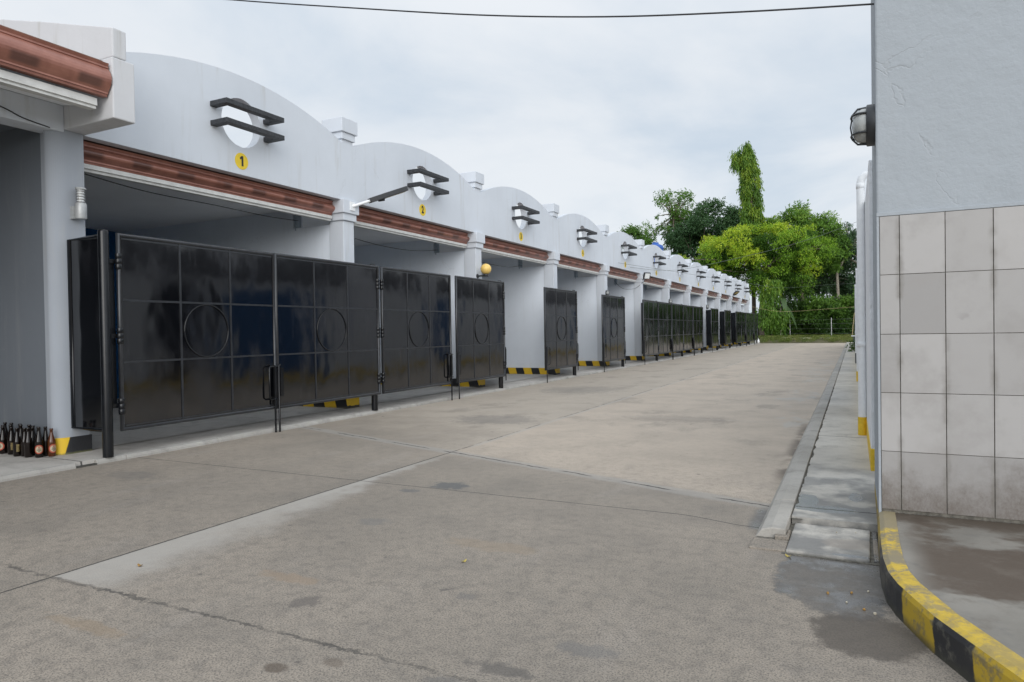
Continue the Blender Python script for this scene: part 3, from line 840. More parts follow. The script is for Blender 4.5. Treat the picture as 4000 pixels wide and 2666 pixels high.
MB().box(-7.304, -7.262, 4.345, 4.40, 2.50, 2.63).build('bracket', M['grey_lamp'], lm)
# solar street lamps
def solar(base, tip, label):
    s_ = thing('street_lamp', base, label, 'street lamp', 'arm lamps on the garage columns')
    B_, T_ = Vector(base), Vector(tip); d_ = (T_ - B_); Lh = d_.length; d_.normalize()
    mid = B_ + d_ * Lh * .34
    MB().tube([B_, mid], .024, 12).build('arm', M['pvc_white'], s_)
    MB().box(B_.x - .01, B_.x + .012, B_.y - .06, B_.y + .06, B_.z - .07, B_.z + .07).build('bracket', M['pvc_white'], s_, bevel=.004)
    sd_ = d_.cross(Vector((0, 0, 1))).normalized(); n_ = sd_.cross(d_)
    h = MB(); pr_ = [(0, .06), (.1, .09), (.40, .135), (.95, .135), (1, .09)]
    st = mid - d_ * .03; HL = Lh * .68
    vs = []
    for a, wd in pr_:
        for sx in (-1, 1):
            for hz in (-.036, .042): vs.append(st + d_ * HL * a + sd_ * wd * sx + n_ * hz)
    fs = []
    for i in range(len(pr_) - 1):
        o_ = i * 4; q = o_ + 4
        fs += [(o_, o_ + 1, q + 1, q), (o_ + 2, q + 2, q + 3, o_ + 3), (o_, q, q + 2, o_ + 2), (o_ + 1, o_ + 3, q + 3, q + 1)]
    fs += [(0, 2, 3, 1), (16, 17, 19, 18)]
    h.add(vs, fs); hd = h.build('lamp_head', M['dark_metal'], s_, bevel=.006)
    l = MB()
    for a0, a1 in ((.42, .58), (.60, .76), (.78, .94)):
        l.add([st + d_ * HL * a + sd_ * .11 * sx - n_ * .0395 for a in (a0, a1) for sx in (-1, 1)], [(0, 1, 3, 2)])
    l.build('led_panel', M['led'], hd)
    MB().tube([st + d_ * HL * .22 - n_ * .03, st + d_ * HL * .36 - n_ * .03], [.03, .045], 10).build('sensor', M['dark_metal'], hd)
    return s_
solar((XF + .062, 8.80, 3.32), (-6.78, 9.63, 3.70), 'black solar lamp head on a white arm between arches 1 and 2')
solar((XF + .062, cy(11) - .1, 3.33), (-6.75, 46.5, 3.66), 'small dark arm lamp far down the row near the eleventh column')
# globe lamp on column 3
y3 = cy(3)
gl = thing('globe_lamp', (XF, y3 - .08, 2.45), 'round yellow globe lamp on a short black bracket beside arch 2', 'globe lamp')
MB().lathe([(.05, 0), (.05, .012)], 16, (XF, y3 - .08, 2.47), 'x').tube([(XF, y3 - .08, 2.47), (XF + .17, y3 - .06, 2.475)], .018, 10).lathe([(.05, 2.455), (.058, 2.47), (.058, 2.50), (.05, 2.51)], 16, (XF + .2, y3 - .055, 0)).build('bracket', M['dark_metal'], gl)
MB().lathe([(max(0, .118 * math.cos(a)), 2.615 + .118 * math.sin(a)) for a in [-PI / 2 + PI * i / 16 for i in range(17)]], 24, (XF + .2, y3 - .055, 0)).build('globe', M['amber'], gl)
# bulkhead lamps
def bulkhead(base, rz, label, s=1., group='caged bulkhead lamps'):
    h = thing('bulkhead_lamp', base, label, 'bulkhead lamp', group, rz)       # faces local +X
    MB().lathe([(.098 * s, 0), (.098 * s, .045 * s), (.088 * s, .052 * s)], 24, (0, 0, 0), 'x').build('lamp_base', M['dark_metal'], h, local=True)
    MB().lathe([(.082 * s, .045 * s), (.082 * s, .075 * s), (.072 * s, .105 * s), (.05 * s, .125 * s), (.0, .134 * s)], 24, (0, 0, 0), 'x').build('glass', M['dullglass'], h, local=True)
    cg = MB()
    for zo in (-.045, .045):
        w_ = math.sqrt(.088 ** 2 - zo ** 2)
        cg.tube([(.05 * s, w_ * s, zo * s), (.10 * s, w_ * .95 * s, zo * s), (.134 * s, w_ * .55 * s, zo * s), (.14 * s, 0, zo * s), (.134 * s, -w_ * .55 * s, zo * s), (.10 * s, -w_ * .95 * s, zo * s), (.05 * s, -w_ * s, zo * s)], .0055 * s, 6)
    cg.tube([(.05 * s, 0, .088 * s), (.10 * s, 0, .085 * s), (.13 * s, 0, .06 * s), (.142 * s, 0, 0), (.13 * s, 0, -.06 * s), (.10 * s, 0, -.085 * s), (.05 * s, 0, -.088 * s)], .0055 * s, 6)
    cg.build('cage', M['dark_metal'], h, local=True)
    h.scale = (.74, 1, 1)
    return h
bulkhead((XF + .0, cy(5) - .02, 2.48), 0, 'small bulkhead lamp on the column between garages 4 and 5', .95)
bulkhead((XF + .0, cy(7) + .0, 2.47), 0, 'oval bulkhead lamp on the column between the sixth and seventh garages', 1.25)
bulkhead((XF + .0, cy(9) + .0, 2.46), 0, 'oval bulkhead lamp on the column between the eighth and ninth garages', 1.25)
# flood lamp on capital 6
y6 = cy(6)
fl = thing('flood_lamp', (XF + .06, y6 + .02, 3.3), 'black square floodlight tilted down on the capital after arch 5', 'floodlight')
MB().box(-.02, .05, -.14, .14, -.13, .13).build('housing', M['dark_metal'], fl, local=True, bevel=.008)
MB().box(.0505, .054, -.11, .11, -.10, .10).build('glass', M['frost'], fl, local=True)
fl.rotation_euler = (0, R(18), R(-38)); fl.location = (XF + .17, y6 + .02, 3.33)

# ------------------------------------------------------------------ bottles by the column
def bottle_shape(h=.29):
    r = .036
    return [(.030, 0), (r, .006), (r, h * .50), (r * .96, h * .56), (r * .72, h * .66), (.0175, h * .77), (.0140, h * .86), (.0135, h * .94), (.0165, h * .945), (.0165, h * .985), (.013, h)]
bspots = [(-7.335, 4.122, .285, 'a'), (-7.40, 4.035, .31, 'b'), (-7.43, 4.118, .30, 't'), (-7.495, 4.09, .29, 'p'), (-7.62, 4.02, .29, 'q'), (-7.95, 4.06, .30, 'r'), (-8.11, 4.07, .29, 's'), (-7.52, 4.00, .30, 'c'), (-7.60, 4.085, .29, 'd'), (-7.655, 4.12, .30, 'e'), (-7.73, 4.125, .305, 'f'), (-7.78, 4.07, .31, 'g'), (-7.70, 3.99, .29, 'h'), (-7.87, 4.11, .31, 'i'), (-7.88, 4.03, .285, 'j'), (-8.05, 4.12, .31, 'k'), (-8.02, 4.02, .285, 'l'), (-8.17, 4.12, .31, 'm'), (-8.19, 4.03, .30, 'n'), (-8.30, 4.08, .30, 'o')]
proto = {}
for x, y, h, key in bspots:
    amber = key == 'a'
    lab = {'a': 'lighter amber beer bottle nearest the column, red label turned right',
           'b': 'dark beer bottle with round red and cream label facing the camera',
           'l': 'dark beer bottle with red label half turned away, on the left'}.get(key, 'dark brown empty beer bottle standing in the cluster by the rounded column')
    bt = thing('bottle', (x, y, .053), lab, 'bottle', 'beer bottles by the column')
    MB().lathe([(r_, z * 1.0) for r_, z in bottle_shape(h)], 18).build('glass_body', M['glass_amber' if amber else 'glass_brown'], bt, local=True)
    if key in 'abl':
        ang = {'a': -.05, 'b': -.50, 'l': -1.35}[key]
        def cur(u, v, lift):       # wrap a flat label on the glass
            a = ang + u / .0368; return ((.0364 + lift) * math.cos(a), (.0364 + lift) * math.sin(a), .083 + v)
        def ring_(r0, r1, lift, mat, nm, par):
            g = MB(); n = 28; K = 5
            vs = []; fs = []
            for q in range(K + 1):
                rr = r0 + (r1 - r0) * q / K
                vs += [cur(rr * math.sin(2 * PI * i / n), rr * math.cos(2 * PI * i / n), lift) for i in range(n)]
            for q in range(K):
                fs += [(q * n + i, q * n + (i + 1) % n, (q + 1) * n + (i + 1) % n, (q + 1) * n + i) for i in range(n)]
            return g.add(vs, fs).build(nm, mat, par, local=True)
        lb = ring_(.033, .045, .0008, M['label_red'], 'label', bt)
        ring_(.0002, .0332, .0008, M['label_cream'], 'label_centre', lb)
        for tx, vz, sz in (('RED', .004, .016), ('HORSE', -.009, .0145), ('BEER', -.021, .009)):
            vs, fs = text_mesh(tx, sz, .0004, .85)
            MB().add([cur(a, z + vz, .0014) for a, z in vs], fs).build('lettering', M['ink'], lb, local=True, recalc=False)
        # small horse head mark above the words
        vs = [(-.006, .014), (.006, .014), (.005, .02), (.009, .024), (.007, .028), (.001, .027), (-.003, .031), (-.006, .025)]
        MB().add([cur(a, z, .0014) for a, z in vs], [tuple(range(8))]).build('emblem', M['label_red'], lb, local=True, recalc=False)
    elif key in 'hjn':
        g = MB(); ang = -.35
        for i in range(7):
            z = .05 + i * .011; n = 6
            pts = [((.0366) * math.cos(ang - .35 + .7 * q / n), .0366 * math.sin(ang - .35 + .7 * q / n)) for q in range(n + 1)]
            vs = [(px, py, z) for px, py in pts] + [(px, py, z + .005) for px, py in pts]
            g.add(vs, [(q, q + 1, n + 2 + q, n + 1 + q) for q in range(n)])
        g.build('printed_text', M['label_gold'], bt, local=True)

# ------------------------------------------------------------------ right side: tiled building, wall, pipes
tb = thing('tiled_building', (.135, 4.6, .15), 'white building corner with greige wall tiles at the right edge', 'building')
MB().box(.123, 9, 4.606, 5.45, .12, 3.9).build('plaster_wall', M['skim'], tb, bevel=.012)
xs = [.1385, .241] + [.241 + .2272 * i for i in range(1, 38)]
zs = [.165, .509, .855, 1.20, 1.55, 1.895]
g = MB(); tints = []
for i in range(len(xs) - 1):
    for j in range(5):
        x0, x1, z0, z1 = xs[i] + .0021, xs[i + 1] - .0021, zs[j] + .0017, zs[j + 1] - .0017
        e = random.uniform(-.0015, .0012); n0 = len(g.v)
        g.box(x0, x1, 4.597 + e, 4.604, z0, z1); tv = random.uniform(.35, 1.)
        if j == 0: tv *= .25
        if (i, j) == (1, 3): tv = .0
        if (i, j) == (2, 3): tv = .55
        tints += [tv] * 8
o = g.build('tile_cladding', M['tile'], tb, bevel=.0012)
at = o.data.attributes.new('tint', 'FLOAT', 'POINT'); at.data.foreach_set('value', tints)
MB().box(.139, 8.8, 4.6035, 4.6062, .147, 1.896).build('grout', M['gap'], tb)
MB().box(.1235, .1375, 4.598, 4.6058, .13, 1.895).box(.1235, 8.8, 4.5985, 4.6057, 1.8965, 1.918).build('edge_trim', M['skim'], tb, bevel=.002)
bulkhead((.123, 4.74, 2.475), PI, 'black caged bulkhead lamp on the corner of the tiled building', 1.26)
bw = thing('boundary_wall', (.12, 6.4, 0), 'rough white wall with yellow foot running along the right walkway', 'wall')
MB().box(.118, .6, 6.38, 48, 0, 2.62).build('wall', M['rough_white'], bw, bevel=.01)
MB().box(.114, .60, 6.374, 48.01, .0, .235).build('painted_foot', M['yellow'], bw, bevel=.008)
MB().box(.1125, .13, 9.9, 11.5, .24, 2.5).build('unseen_dark_panel', M['black'], bw)  # unseen black panel, added to darken the reflection in the nearest gate leaf
for ya, yb in ((11.8, 14.6), (20.3, 22.2), (27, 29.5), (35, 38)):
    MB().box(.1125, .13, ya, yb, .24, 2.45).build('blue_door', M['blue'], bw)
def downpipe(x, y, top, r, foot, label, elbow=True):
    q = thing('drain_pipe', (x, y, .05), label, 'drain pipe', 'white drain pipes along the right wall')
    MB().tube([(x, y, .05 + foot), (x, y, top)] + ([(x + .01, y, top + .05), (x + .045, y, top + .085), (x + .12, y, top + .09)] if elbow else []), r, 16).build('pipe', M['pvc_white'], q)
    MB().lathe([(r + .005, .05), (r + .005, .05 + foot)], 16, (x, y, 0)).build('painted_foot', M['yellow'] if foot < .25 else M['greybox'], q)
    c = MB()
    for z in (1.05, top - .03): c.lathe([(r, z - .03), (r + .004, z - .028), (r + .004, z + .028), (r, z + .03)], 16, (x, y, 0))
    c.build('pipe_collar', M['pvc_white'], q)
downpipe(.076, 8.46, 2.82, .041, .20, 'thick white drain pipe with elbow and yellow foot, nearest on the right wall')
downpipe(.074, 16.65, 2.5, .034, .22, 'white drain pipe with yellow foot partly hidden behind the nearest pipe', False)
downpipe(.072, 24.8, 2.6, .045, .33, 'far white pipe with dark grey foot behind the two nearer pipes', False)
bx_ = thing('utility_box', (.05, 47, 0), 'small dark box with white lid far along the right wall', 'utility box')
MB().box(-.05, .11, 46.8, 47.2, .05, .62).build('box_body', M['greybox'], bx_, bevel=.02)
MB().box(-.16, .112, 46.7, 47.3, .625, .70).build('lid', M['pvc_white'], bx_, bevel=.02)
# building behind the right wall (seen only as a reflection in the gates)
ob_ = thing('opposite_building', (1.2, 9, 0), 'low building with dark eaves across the yard, mirrored in the gates', 'building')
MB().box(.9, 6.5, 9, 44, 0, 2.7).build('wall', M['white'], ob_)
MB().prism([(.22, 2.64), (2.4, 3.62), (7.4, 2.70), (7.4, 2.80), (2.4, 3.74), (.22, 2.76)], 8.8, 44.2, 'y').build('roof', M['dark_roof'], ob_)

# ------------------------------------------------------------------ wires
def wire(pts, r, name, label, mat, cat='cable', sub=6):
    P_ = [Vector(p) for p in pts]; out = []
    for i in range(len(P_) - 1):                      # Catmull-Rom
        p0, p1, p2, p3 = P_[max(0, i - 1)], P_[i], P_[i + 1], P_[min(len(P_) - 1, i + 2)]
        for k in range(sub):
            u = k / sub
            out.append(.5 * ((2 * p1) + (p2 - p0) * u + (2 * p0 - 5 * p1 + 4 * p2 - p3) * u * u + (3 * p1 - p0 - 3 * p2 + p3) * u ** 3))
    out.append(P_[-1])
    o = MB().tube(out, r, 6).build(name, mat)
    return tag(o, label, cat)
wire([(-14, 4.0, 7.9), (-9.5, 4.22, 5.8), (-6.6, 4.356, 4.726), (-5.0, 4.438, 4.282), (-3.719, 4.503, 3.95), (-2.522, 4.564, 3.651), (-1.542, 4.615, 3.444), (-.645, 4.661, 3.297), (.13, 4.7, 3.189)], .0055, 'power_cable', 'black cable sagging across the sky above the yard', M['cable'])
wire([(-7.30, 4.16, 3.40), (-7.29, 3.9, 3.43), (-7.285, 3.6, 3.50), (-7.28, 2.5, 3.62)], .006, 'eave_cable', 'black cable along the beam above the rounded column', M['cable'])
for k, (a, b_) in {1: (3.24, 'first'), 2: (3.22, 'second'), 3: (3.2, 'third')}.items():
    y0 = 4.56 if k == 1 else cy(k) + .2; y1 = cy(k + 1) - .12
    if k == 1: pts = [(-7.62, y0, 3.09), (-7.66, y0 + .9, 3.02), (-7.74, y0 + 2., 3.03), (-7.95, y0 + 3.1, 3.06), (-8.29, y1, 3.16)]
    else: pts = [(-7.7, y0, 3.0 - .03 * k), (-7.8, y0 + 1.2, 2.88), (-8.0, y0 + 2.6, 2.93), (-8.29, y1, 3.10)]
    wire(pts, .006, 'ceiling_cable', 'thin black cable slung under the eave of the %s garage' % b_, M['cable'])
wire([(XF + .17, y6, 3.2), (-7.5, y6 - .3, 2.85), (-7.72, y6 - 1.2, 2.8), (-7.8, y6 - 2, 3.05)], .007, 'lamp_cable', 'thin wire looping down from the floodlight to the fifth garage', M['cable'])
wire([(-7.25, 24.2, 3.52), (-6.6, 29, 3.75), (-3.5, 30, 4.346), (-1.5, 30, 4.8), (.2, 30, 5.35), (2, 30, 6)], .006, 'overhead_wire', 'thin grey wire rising across the trees to the right wall', M['cable_grey'])
wire([(-7.2, 22.6, 3.55), (-7.0, 34, 3.9), (-6.6, 48, 4.3), (-5.5, 62, 4.6), (-2, 63, 4.75), (2, 64, 4.9)], .006, 'overhead_wire', 'thin wire running beside the far arches to the trees', M['cable_grey'])
wire([(-7.1, 56, 2.9), (-5.3, 60, 2.55), (-2, 60, 2.66), (.3, 60, 2.80)], .008, 'clothes_line', 'pale line stretched low in front of the thicket', M['bamboo'])

# ------------------------------------------------------------------ water tank
tk = thing('water_tank', (-9.4, 36, 4.4), 'blue plastic water tank peeking above the sixth arch', 'water tank')
pr_ = [(.0, 4.5), (.40, 4.5)]
for i in range(6): pr_ += [(.42, 4.55 + i * .19), (.42, 4.66 + i * .19), (.395, 4.68 + i * .19), (.395, 4.72 + i * .19)]
pr_ += [(.36, 5.70), (.18, 5.78), (.16, 5.86), (0, 5.87)]
MB().lathe(pr_, 24, (-9.4, 36, 0)).build('tank_body', M['tank'], tk)
MB().box(-9.9, -8.9, 35.5, 36.5, 3.6, 4.5).build('stand', M['white'], tk)

# ------------------------------------------------------------------ vegetation
DOME = 0
def leaves(name, mat, parent, clumps, per, size, aspect=.42, droop=.2, shell=.6, sprig=5, tintf=None, flat_=.55, topbias=.3, off=None):
    """clumps: (x,y,z,rx,ry,rz). leaf sprigs spread through each clump"""
    cs = np.array(clumps, float); K = len(cs)
    vol = cs[:, 3] * cs[:, 4] * cs[:, 5]; cnt = np.maximum(3, (per * (vol / vol.mean()) ** .67 / sprig)).astype(int)
    idx = np.repeat(np.arange(K), cnt); n = len(idx)
    dirs = rng.normal(size=(n, 3)); dirs[:, 2] += topbias; dirs /= np.linalg.norm(dirs, axis=1, keepdims=True)
    rad = 1 - (1 - shell) * rng.random(n) ** 1.0 * 1.0
    rad = np.clip(rad + rng.normal(0, .08, n), .1, 1.18)
    p = cs[idx, :3] + dirs * rad[:, None] * cs[idx, 3:6]
    ax = dirs * .8 + rng.normal(size=(n, 3)) * .6; ax[:, 2] -= droop * 1.6; ax /= np.linalg.norm(ax, axis=1, keepdims=True)
    ct = rng.random(K)
    if tintf is not None: ct = np.clip(tintf(cs) + rng.normal(0, .16, K), 0, 1)
    # leaflets along each sprig
    idx = np.repeat(idx, sprig); m_ = len(idx)
    sz = size * rng.uniform(.65, 1.35, m_)
    s_ = np.tile(np.linspace(0, 1, sprig), n)
    A = np.repeat(ax, sprig, 0); p = np.repeat(p, sprig, 0) + A * (s_ * size * 1.7)[:, None]
    sd_ = rng.normal(size=(m_, 3)); la = A * .7 + sd_ * .65; la[:, 2] -= droop; la /= np.linalg.norm(la, axis=1, keepdims=True)
    nr = rng.normal(size=(m_, 3)) * (1 - flat_); nr[:, 2] += flat_
    wv = np.cross(la, nr); wv /= np.linalg.norm(wv, axis=1, keepdims=True) + 1e-9
    L_ = la * sz[:, None]; W_ = wv * (sz * aspect * .5)[:, None]
    v = np.empty((m_, 4, 3)); v[:, 0] = p; v[:, 1] = p + L_ * .45 + W_; v[:, 2] = p + L_; v[:, 3] = p + L_ * .45 - W_
    tn = np.clip(ct[idx] + rng.normal(0, .13, m_), 0, 1)
    if parent is not None:
        q = parent; o3 = np.zeros(3)
        while q is not None: o3 += np.array(q.location); q = q.parent
        v -= o3
    me = bpy.data.meshes.new(name)
    me.vertices.add(m_ * 4); me.vertices.foreach_set('co', v.reshape(-1))
    me.loops.add(m_ * 4); me.loops.foreach_set('vertex_index', np.arange(m_ * 4, dtype=np.int32))
    me.polygons.add(m_); me.polygons.foreach_set('loop_start', np.arange(0, m_ * 4, 4, dtype=np.int32))
    try: me.polygons.foreach_set('loop_total', np.full(m_, 4, dtype=np.int32))
    except Exception: pass
    at = me.attributes.new('tint', 'FLOAT', 'POINT'); at.data.foreach_set('value', np.repeat(tn, 4).astype(np.float32))
    me.update(); me.validate(); me.materials.append(mat)
    o = bpy.data.objects.new(name, me); COL.objects.link(o)
    if parent is not None: o.parent = parent
    return o
def limb(b, a, c, r0, r1, bend=.12, n=6):
    a, c = Vector(a), Vector(c); L_ = (c - a).length; pts = []
    o1 = Vector((random.uniform(-1, 1), random.uniform(-1, 1), random.uniform(-.2, .8))) * L_ * bend
    for i in range(n + 1):
        u = i / n; pts.append(a + (c - a) * u + o1 * math.sin(PI * u))
    b.tube(pts, [r0 + (r1 - r0) * i / n for i in range(n + 1)], 7)
def crown(envs, n, r, jit=.35, inner=.25):
    """clump centres spread on and in a set of ellipsoids"""
    out = []; vol = [e[3] * e[4] * e[5] for e in envs]; tot = sum(v ** .67 for v in vol)
    for e, v in zip(envs, vol):
        for i in range(max(3, int(n * v ** .67 / tot))):
            d_ = rng.normal(size=3); d_[2] = d_[2] * .9 + .15; d_ /= np.linalg.norm(d_)
            q = 1. if rng.random() > inner else rng.uniform(.3, .9)
            rr = r * rng.uniform(1 - jit, 1 + jit)
            out.append((e[0] + d_[0] * q * e[3], e[1] + d_[1] * q * e[4], e[2] + d_[2] * q * e[5], rr * 1.2, rr * 1.2, rr * .66))
    return out
def tree(name, base, label, trunk, clumps, mat, per, size, group=None, bark='bark', nl=14, tr=.22, **k):
    o = thing(name, base, label, 'tree', group)
    b = MB(); tp = [Vector(base)] + [Vector(p) for p in trunk]
    b.tube([p for p in tp], [tr * (1 - .5 * i / (len(tp) - 1)) for i in range(len(tp))], 10)
    for c in random.sample(clumps, min(nl, len(clumps))):
        s_ = tp[-1] if random.random() < .6 else tp[-2] + (tp[-1] - tp[-2]) * random.random()
        limb(b, s_, c[:3], tr * .38, tr * .07)
    b.build('trunk', M[bark], o)
    leaves('crown', M[mat], o, clumps, per, size, **k)
    return o
def hi(z0, z1): return lambda c: (c[:, 2] - z0) / (z1 - z0)
# large yellow-green tree just behind the end of the row
env_ = [(-8.6, 67, 8.5, 4.6, 3.8, 2.0), (-11.5, 66.5, 7.4, 3.3, 2.6, 1.8), (-4.9, 67.5, 8.2, 3.1, 3.2, 2.2), (-8.4, 65.7, 5.7, 3.1, 2.4, 1.6), (-5.2, 65.8, 5.2, 1.7, 1.8, 1.4)]
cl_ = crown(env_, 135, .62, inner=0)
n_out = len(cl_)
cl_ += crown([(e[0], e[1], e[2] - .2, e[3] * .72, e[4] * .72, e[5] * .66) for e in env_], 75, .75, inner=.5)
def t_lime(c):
    o_ = np.clip(.38 + (c[:, 2] - 5) * .085 - (c[:, 0] + 8) * .03 + rng.normal(0, .13, len(c)), 0, 1); o_[n_out:] = -.35; return o_  # inner clumps tinted darkest, painting shade into the gaps between bright ones
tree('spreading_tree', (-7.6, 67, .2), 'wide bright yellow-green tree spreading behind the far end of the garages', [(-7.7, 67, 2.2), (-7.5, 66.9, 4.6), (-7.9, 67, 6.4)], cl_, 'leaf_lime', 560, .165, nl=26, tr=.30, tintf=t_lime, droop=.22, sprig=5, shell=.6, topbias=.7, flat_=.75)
# paler green tree behind its right half
cl_ = crown([(-5.6, 71, 10.3, 2.3, 2.2, 1.7), (-3.2, 71, 9.6, 1.9, 2.0, 1.7), (-1.9, 71, 8.2, 1.2, 1.5, 1.6), (-4.9, 71, 12.2, .8, .8, .8), (-2.6, 71, 11.2, .8, .8, .6)], 105, .52)
tree('feathery_tree', (-4.4, 71.2, .3), 'mid green feathery tree rising behind the right half of the yellow-green tree', [(-4.4, 71.2, 4), (-4.6, 71, 8)], cl_, 'leaf_mid', 260, .24, nl=18, tr=.2, droop=.15, sprig=6, shell=.4)
# tall mast tree
o = thing('mast_tree', (-8.6, 69.5, .2), 'tall narrow column of drooping leaves standing above the other trees', 'tree')
b = MB(); axis_ = [(-8.6, 69.5, .2), (-8.65, 69.5, 8), (-8.75, 69.5, 13), (-9.0, 69.5, 17.3), (-9.1, 69.5, 19.2)]
b.tube(axis_, [.22, .17, .12, .08, .02], 9); b.build('trunk', M['bark'], o)
cl_ = []
for i in range(210):
    z = 9.4 + 9.7 * (i + random.random()) / 210; u = (z - 9.4) / 9.7
    cx = -8.62 - .45 * u ** 1.6; rr = (1.12 - .25 * u) * (1 if z < 17.2 else max(.25, (19.4 - z) / 2.2)) * random.uniform(.6, 1.03)
    a = random.random() * 2 * PI
    cl_.append((cx + rr * .82 * math.cos(a), 69.5 + rr * .82 * math.sin(a), z - .15, .26, .26, .5))
for i in range(24):
    z = random.uniform(16.9, 18.5); a = random.random() * 2 * PI
    cl_.append((-10.0 + .38 * math.cos(a), 69.5 + .4 * math.sin(a), z, .25, .25, .42))
leaves('crown', M['leaf_mast'], o, cl_, 95, .30, aspect=.26, droop=1.7, sprig=4, shell=.3, flat_=.15, topbias=-.2)
# drooping young tree in front
o = thing('weeping_tree', (-6.4, 63.5, .2), 'young tree with long hanging leaves at the foot of the yellow-green tree', 'tree')
MB().tube([(-6.4, 63.5, .2), (-6.4, 63.5, 3), (-6.5, 63.5, 4.6)], [.09, .07, .03], 7).build('trunk', M['bark'], o)
cl_ = [(-6.45 + random.gauss(0, .42), 63.5 + random.gauss(0, .6), random.uniform(1.3, 5.2), .35, .35, .5) for i in range(38)] + [(-5.7 + random.gauss(0, .4), 63.2, random.uniform(1.2, 2.6), .35, .35, .4) for i in range(16)]
leaves('crown', M['leaf_mast'], o, cl_, 100, .28, aspect=.28, droop=1.5, sprig=4, flat_=.2, tintf=lambda c: .2 + .1 * (c[:, 2] - 1.3))
# banana plant
o = thing('banana_plant', (-5.9, 66, .2), 'banana plant with long drooping torn leaves under the yellow-green tree', 'plant')
MB().tube([(-5.9, 66, .2), (-5.9, 66, 3.6)], [.12, .08], 8).build('stem', M['palebark'], o)
bl = MB()
for a, l_, h_ in ((-.2, 1.5, 1.6), (.5, 1.3, .5), (2.6, 1.5, 1.2), (3.6, 1.2, .2), (-1.2, 1.5, .9), (1.4, 1.3, 1.3), (-.5, 1.6, -.2)):
    N_ = 9; vs = []
    for i in range(N_ + 1):
        u = i / N_; px = l_ * u; pz = 3.5 + h_ * math.sin(u * 2.0) * 1.0 - 2.2 * u ** 2.4
        wd = .27 * math.sin(PI * min(1, u * .93 + .07)) ** .7
        for sx in (-1, 0, 1): vs.append((-5.9 + math.cos(a) * px - math.sin(a) * wd * sx, 66 + math.sin(a) * px * .9 + math.cos(a) * wd * sx, pz - .07 * abs(sx)))
    bl.add(vs, [(i * 3 + k, i * 3 + k + 1, i * 3 + k + 4, i * 3 + k + 3) for i in range(N_) for k in (0, 1)], True)
ob2 = bl.build('leaf', M['leaf_banana'], o, recalc=False)
# trees behind the roof on the left
cl_ = crown([(-18.7, 80, 15.8, 2.0, 2., 2.2), (-19.9, 80, 12.8, 2.2, 1.8, 1.8), (-17.2, 80, 13.4, 1.9, 1.8, 1.8), (-16.9, 80, 11.2, 1.5, 1.5, 1.2), (-18.8, 80, 10.4, 2.6, 1.5, 1.2)], 120, .42, inner=.45)
tree('open_crown_tree', (-18.6, 80, 0), 'light open-crowned tree with sky showing through, above the blue tank', [(-18.7, 80, 6), (-18.6, 80, 11.5), (-18.6, 80, 14.5)], cl_, 'leaf_mid', 105, .25, nl=50, tr=.26, sprig=6, droop=.35, shell=.3, tintf=lambda c: .2 + 0 * c[:, 0])
cl_ = crown([(-14.0, 78, 12.9, 2.5, 2.4, 2.1), (-16.2, 78, 11.2, 2.2, 2.0, 1.9), (-12.2, 78, 12.0, 1.6, 1.8, 2.3), (-15.6, 77.6, 8.8, 2.0, 1.6, 1.6), (-12.6, 78, 9.3, 2.2, 2, 2)], 140, .62)
tree('round_crown_tree', (-14.4, 78, 0), 'dense dark green round-crowned tree left of the tall mast tree', [(-14.4, 78, 5), (-14.3, 78, 9)], cl_, 'leaf_dark', 330, .26, nl=16, tr=.3, droop=.25, shell=.55, tintf=hi(6.5, 17))
cl_ = crown([(-25.3, 85, 12.9, 1.6, 1.5, 1.1), (-24.1, 85, 11.8, 1.2, 1.2, .9)], 22, .5)
tree('distant_tree', (-25, 85, 0), 'small tree top showing above the fifth arch far left of the other trees', [(-25, 85, 6), (-25, 85, 11)], cl_, 'leaf_mid', 200, .28, nl=8, tr=.2, shell=.4, tintf=lambda c: .15 + 0 * c[:, 0])
# darker trees on the right
cl_ = crown([(-3.9, 75, 7.4, 2.9, 2.2, 2.0), (-2.0, 75, 6.0, 2.2, 2.0, 1.6), (-4.9, 75, 5.0, 1.8, 1.8, 1.3), (-1.3, 75.5, 8.1, 1.3, 1.4, 1.2), (-.4, 75, 5.2, 1.3, 1.2, 1.2), (-3.4, 75, 9.2, 1.6, 1.4, 1.0), (-5.6, 75.4, 6.6, 1.5, 1.5, 1.5)], 190, .58, inner=.4)
tree('shade_tree', (-2.9, 75, .2), 'blue-green tree with bare pale trunk and gaps of sky, right of the yellow-green tree', [(-2.85, 75, 2.6), (-2.75, 75, 4.4), (-3.0, 75, 6.3)], cl_, 'leaf_blue', 230, .25, nl=34, tr=.22, bark='palebark', droop=.3, shell=.35, sprig=5)
cl_ = crown([(-.9, 72, 9.6, 1.4, 1.2, 1.5), (.5, 72, 8.6, 1.1, 1.0, 1.9), (.6, 72, 5.8, .9, .9, 1.8), (-1.9, 72, 9.2, .8, .9, 1.1), (1.6, 72, 7.5, 1.2, 1.1, 2.4)], 92, .42, inner=.4)
cl_ = [(c[0], c[1], c[2], c[3] * .8, c[4] * .8, c[5] * 1.7) for c in cl_]
tree('drooping_tree', (-.9, 72, .2), 'sparse dark tree with hanging twigs beside the white pipe', [(-1.3, 72, 3.5), (-1.4, 72, 6.4), (-.7, 72, 7.8), (-.2, 72, 9.2)], cl_, 'leaf_blue', 125, .24, nl=30, tr=.17, bark='palebark', droop=1.1, shell=.25, flat_=.25, aspect=.3, tintf=lambda c: .25 + 0 * c[:, 0])
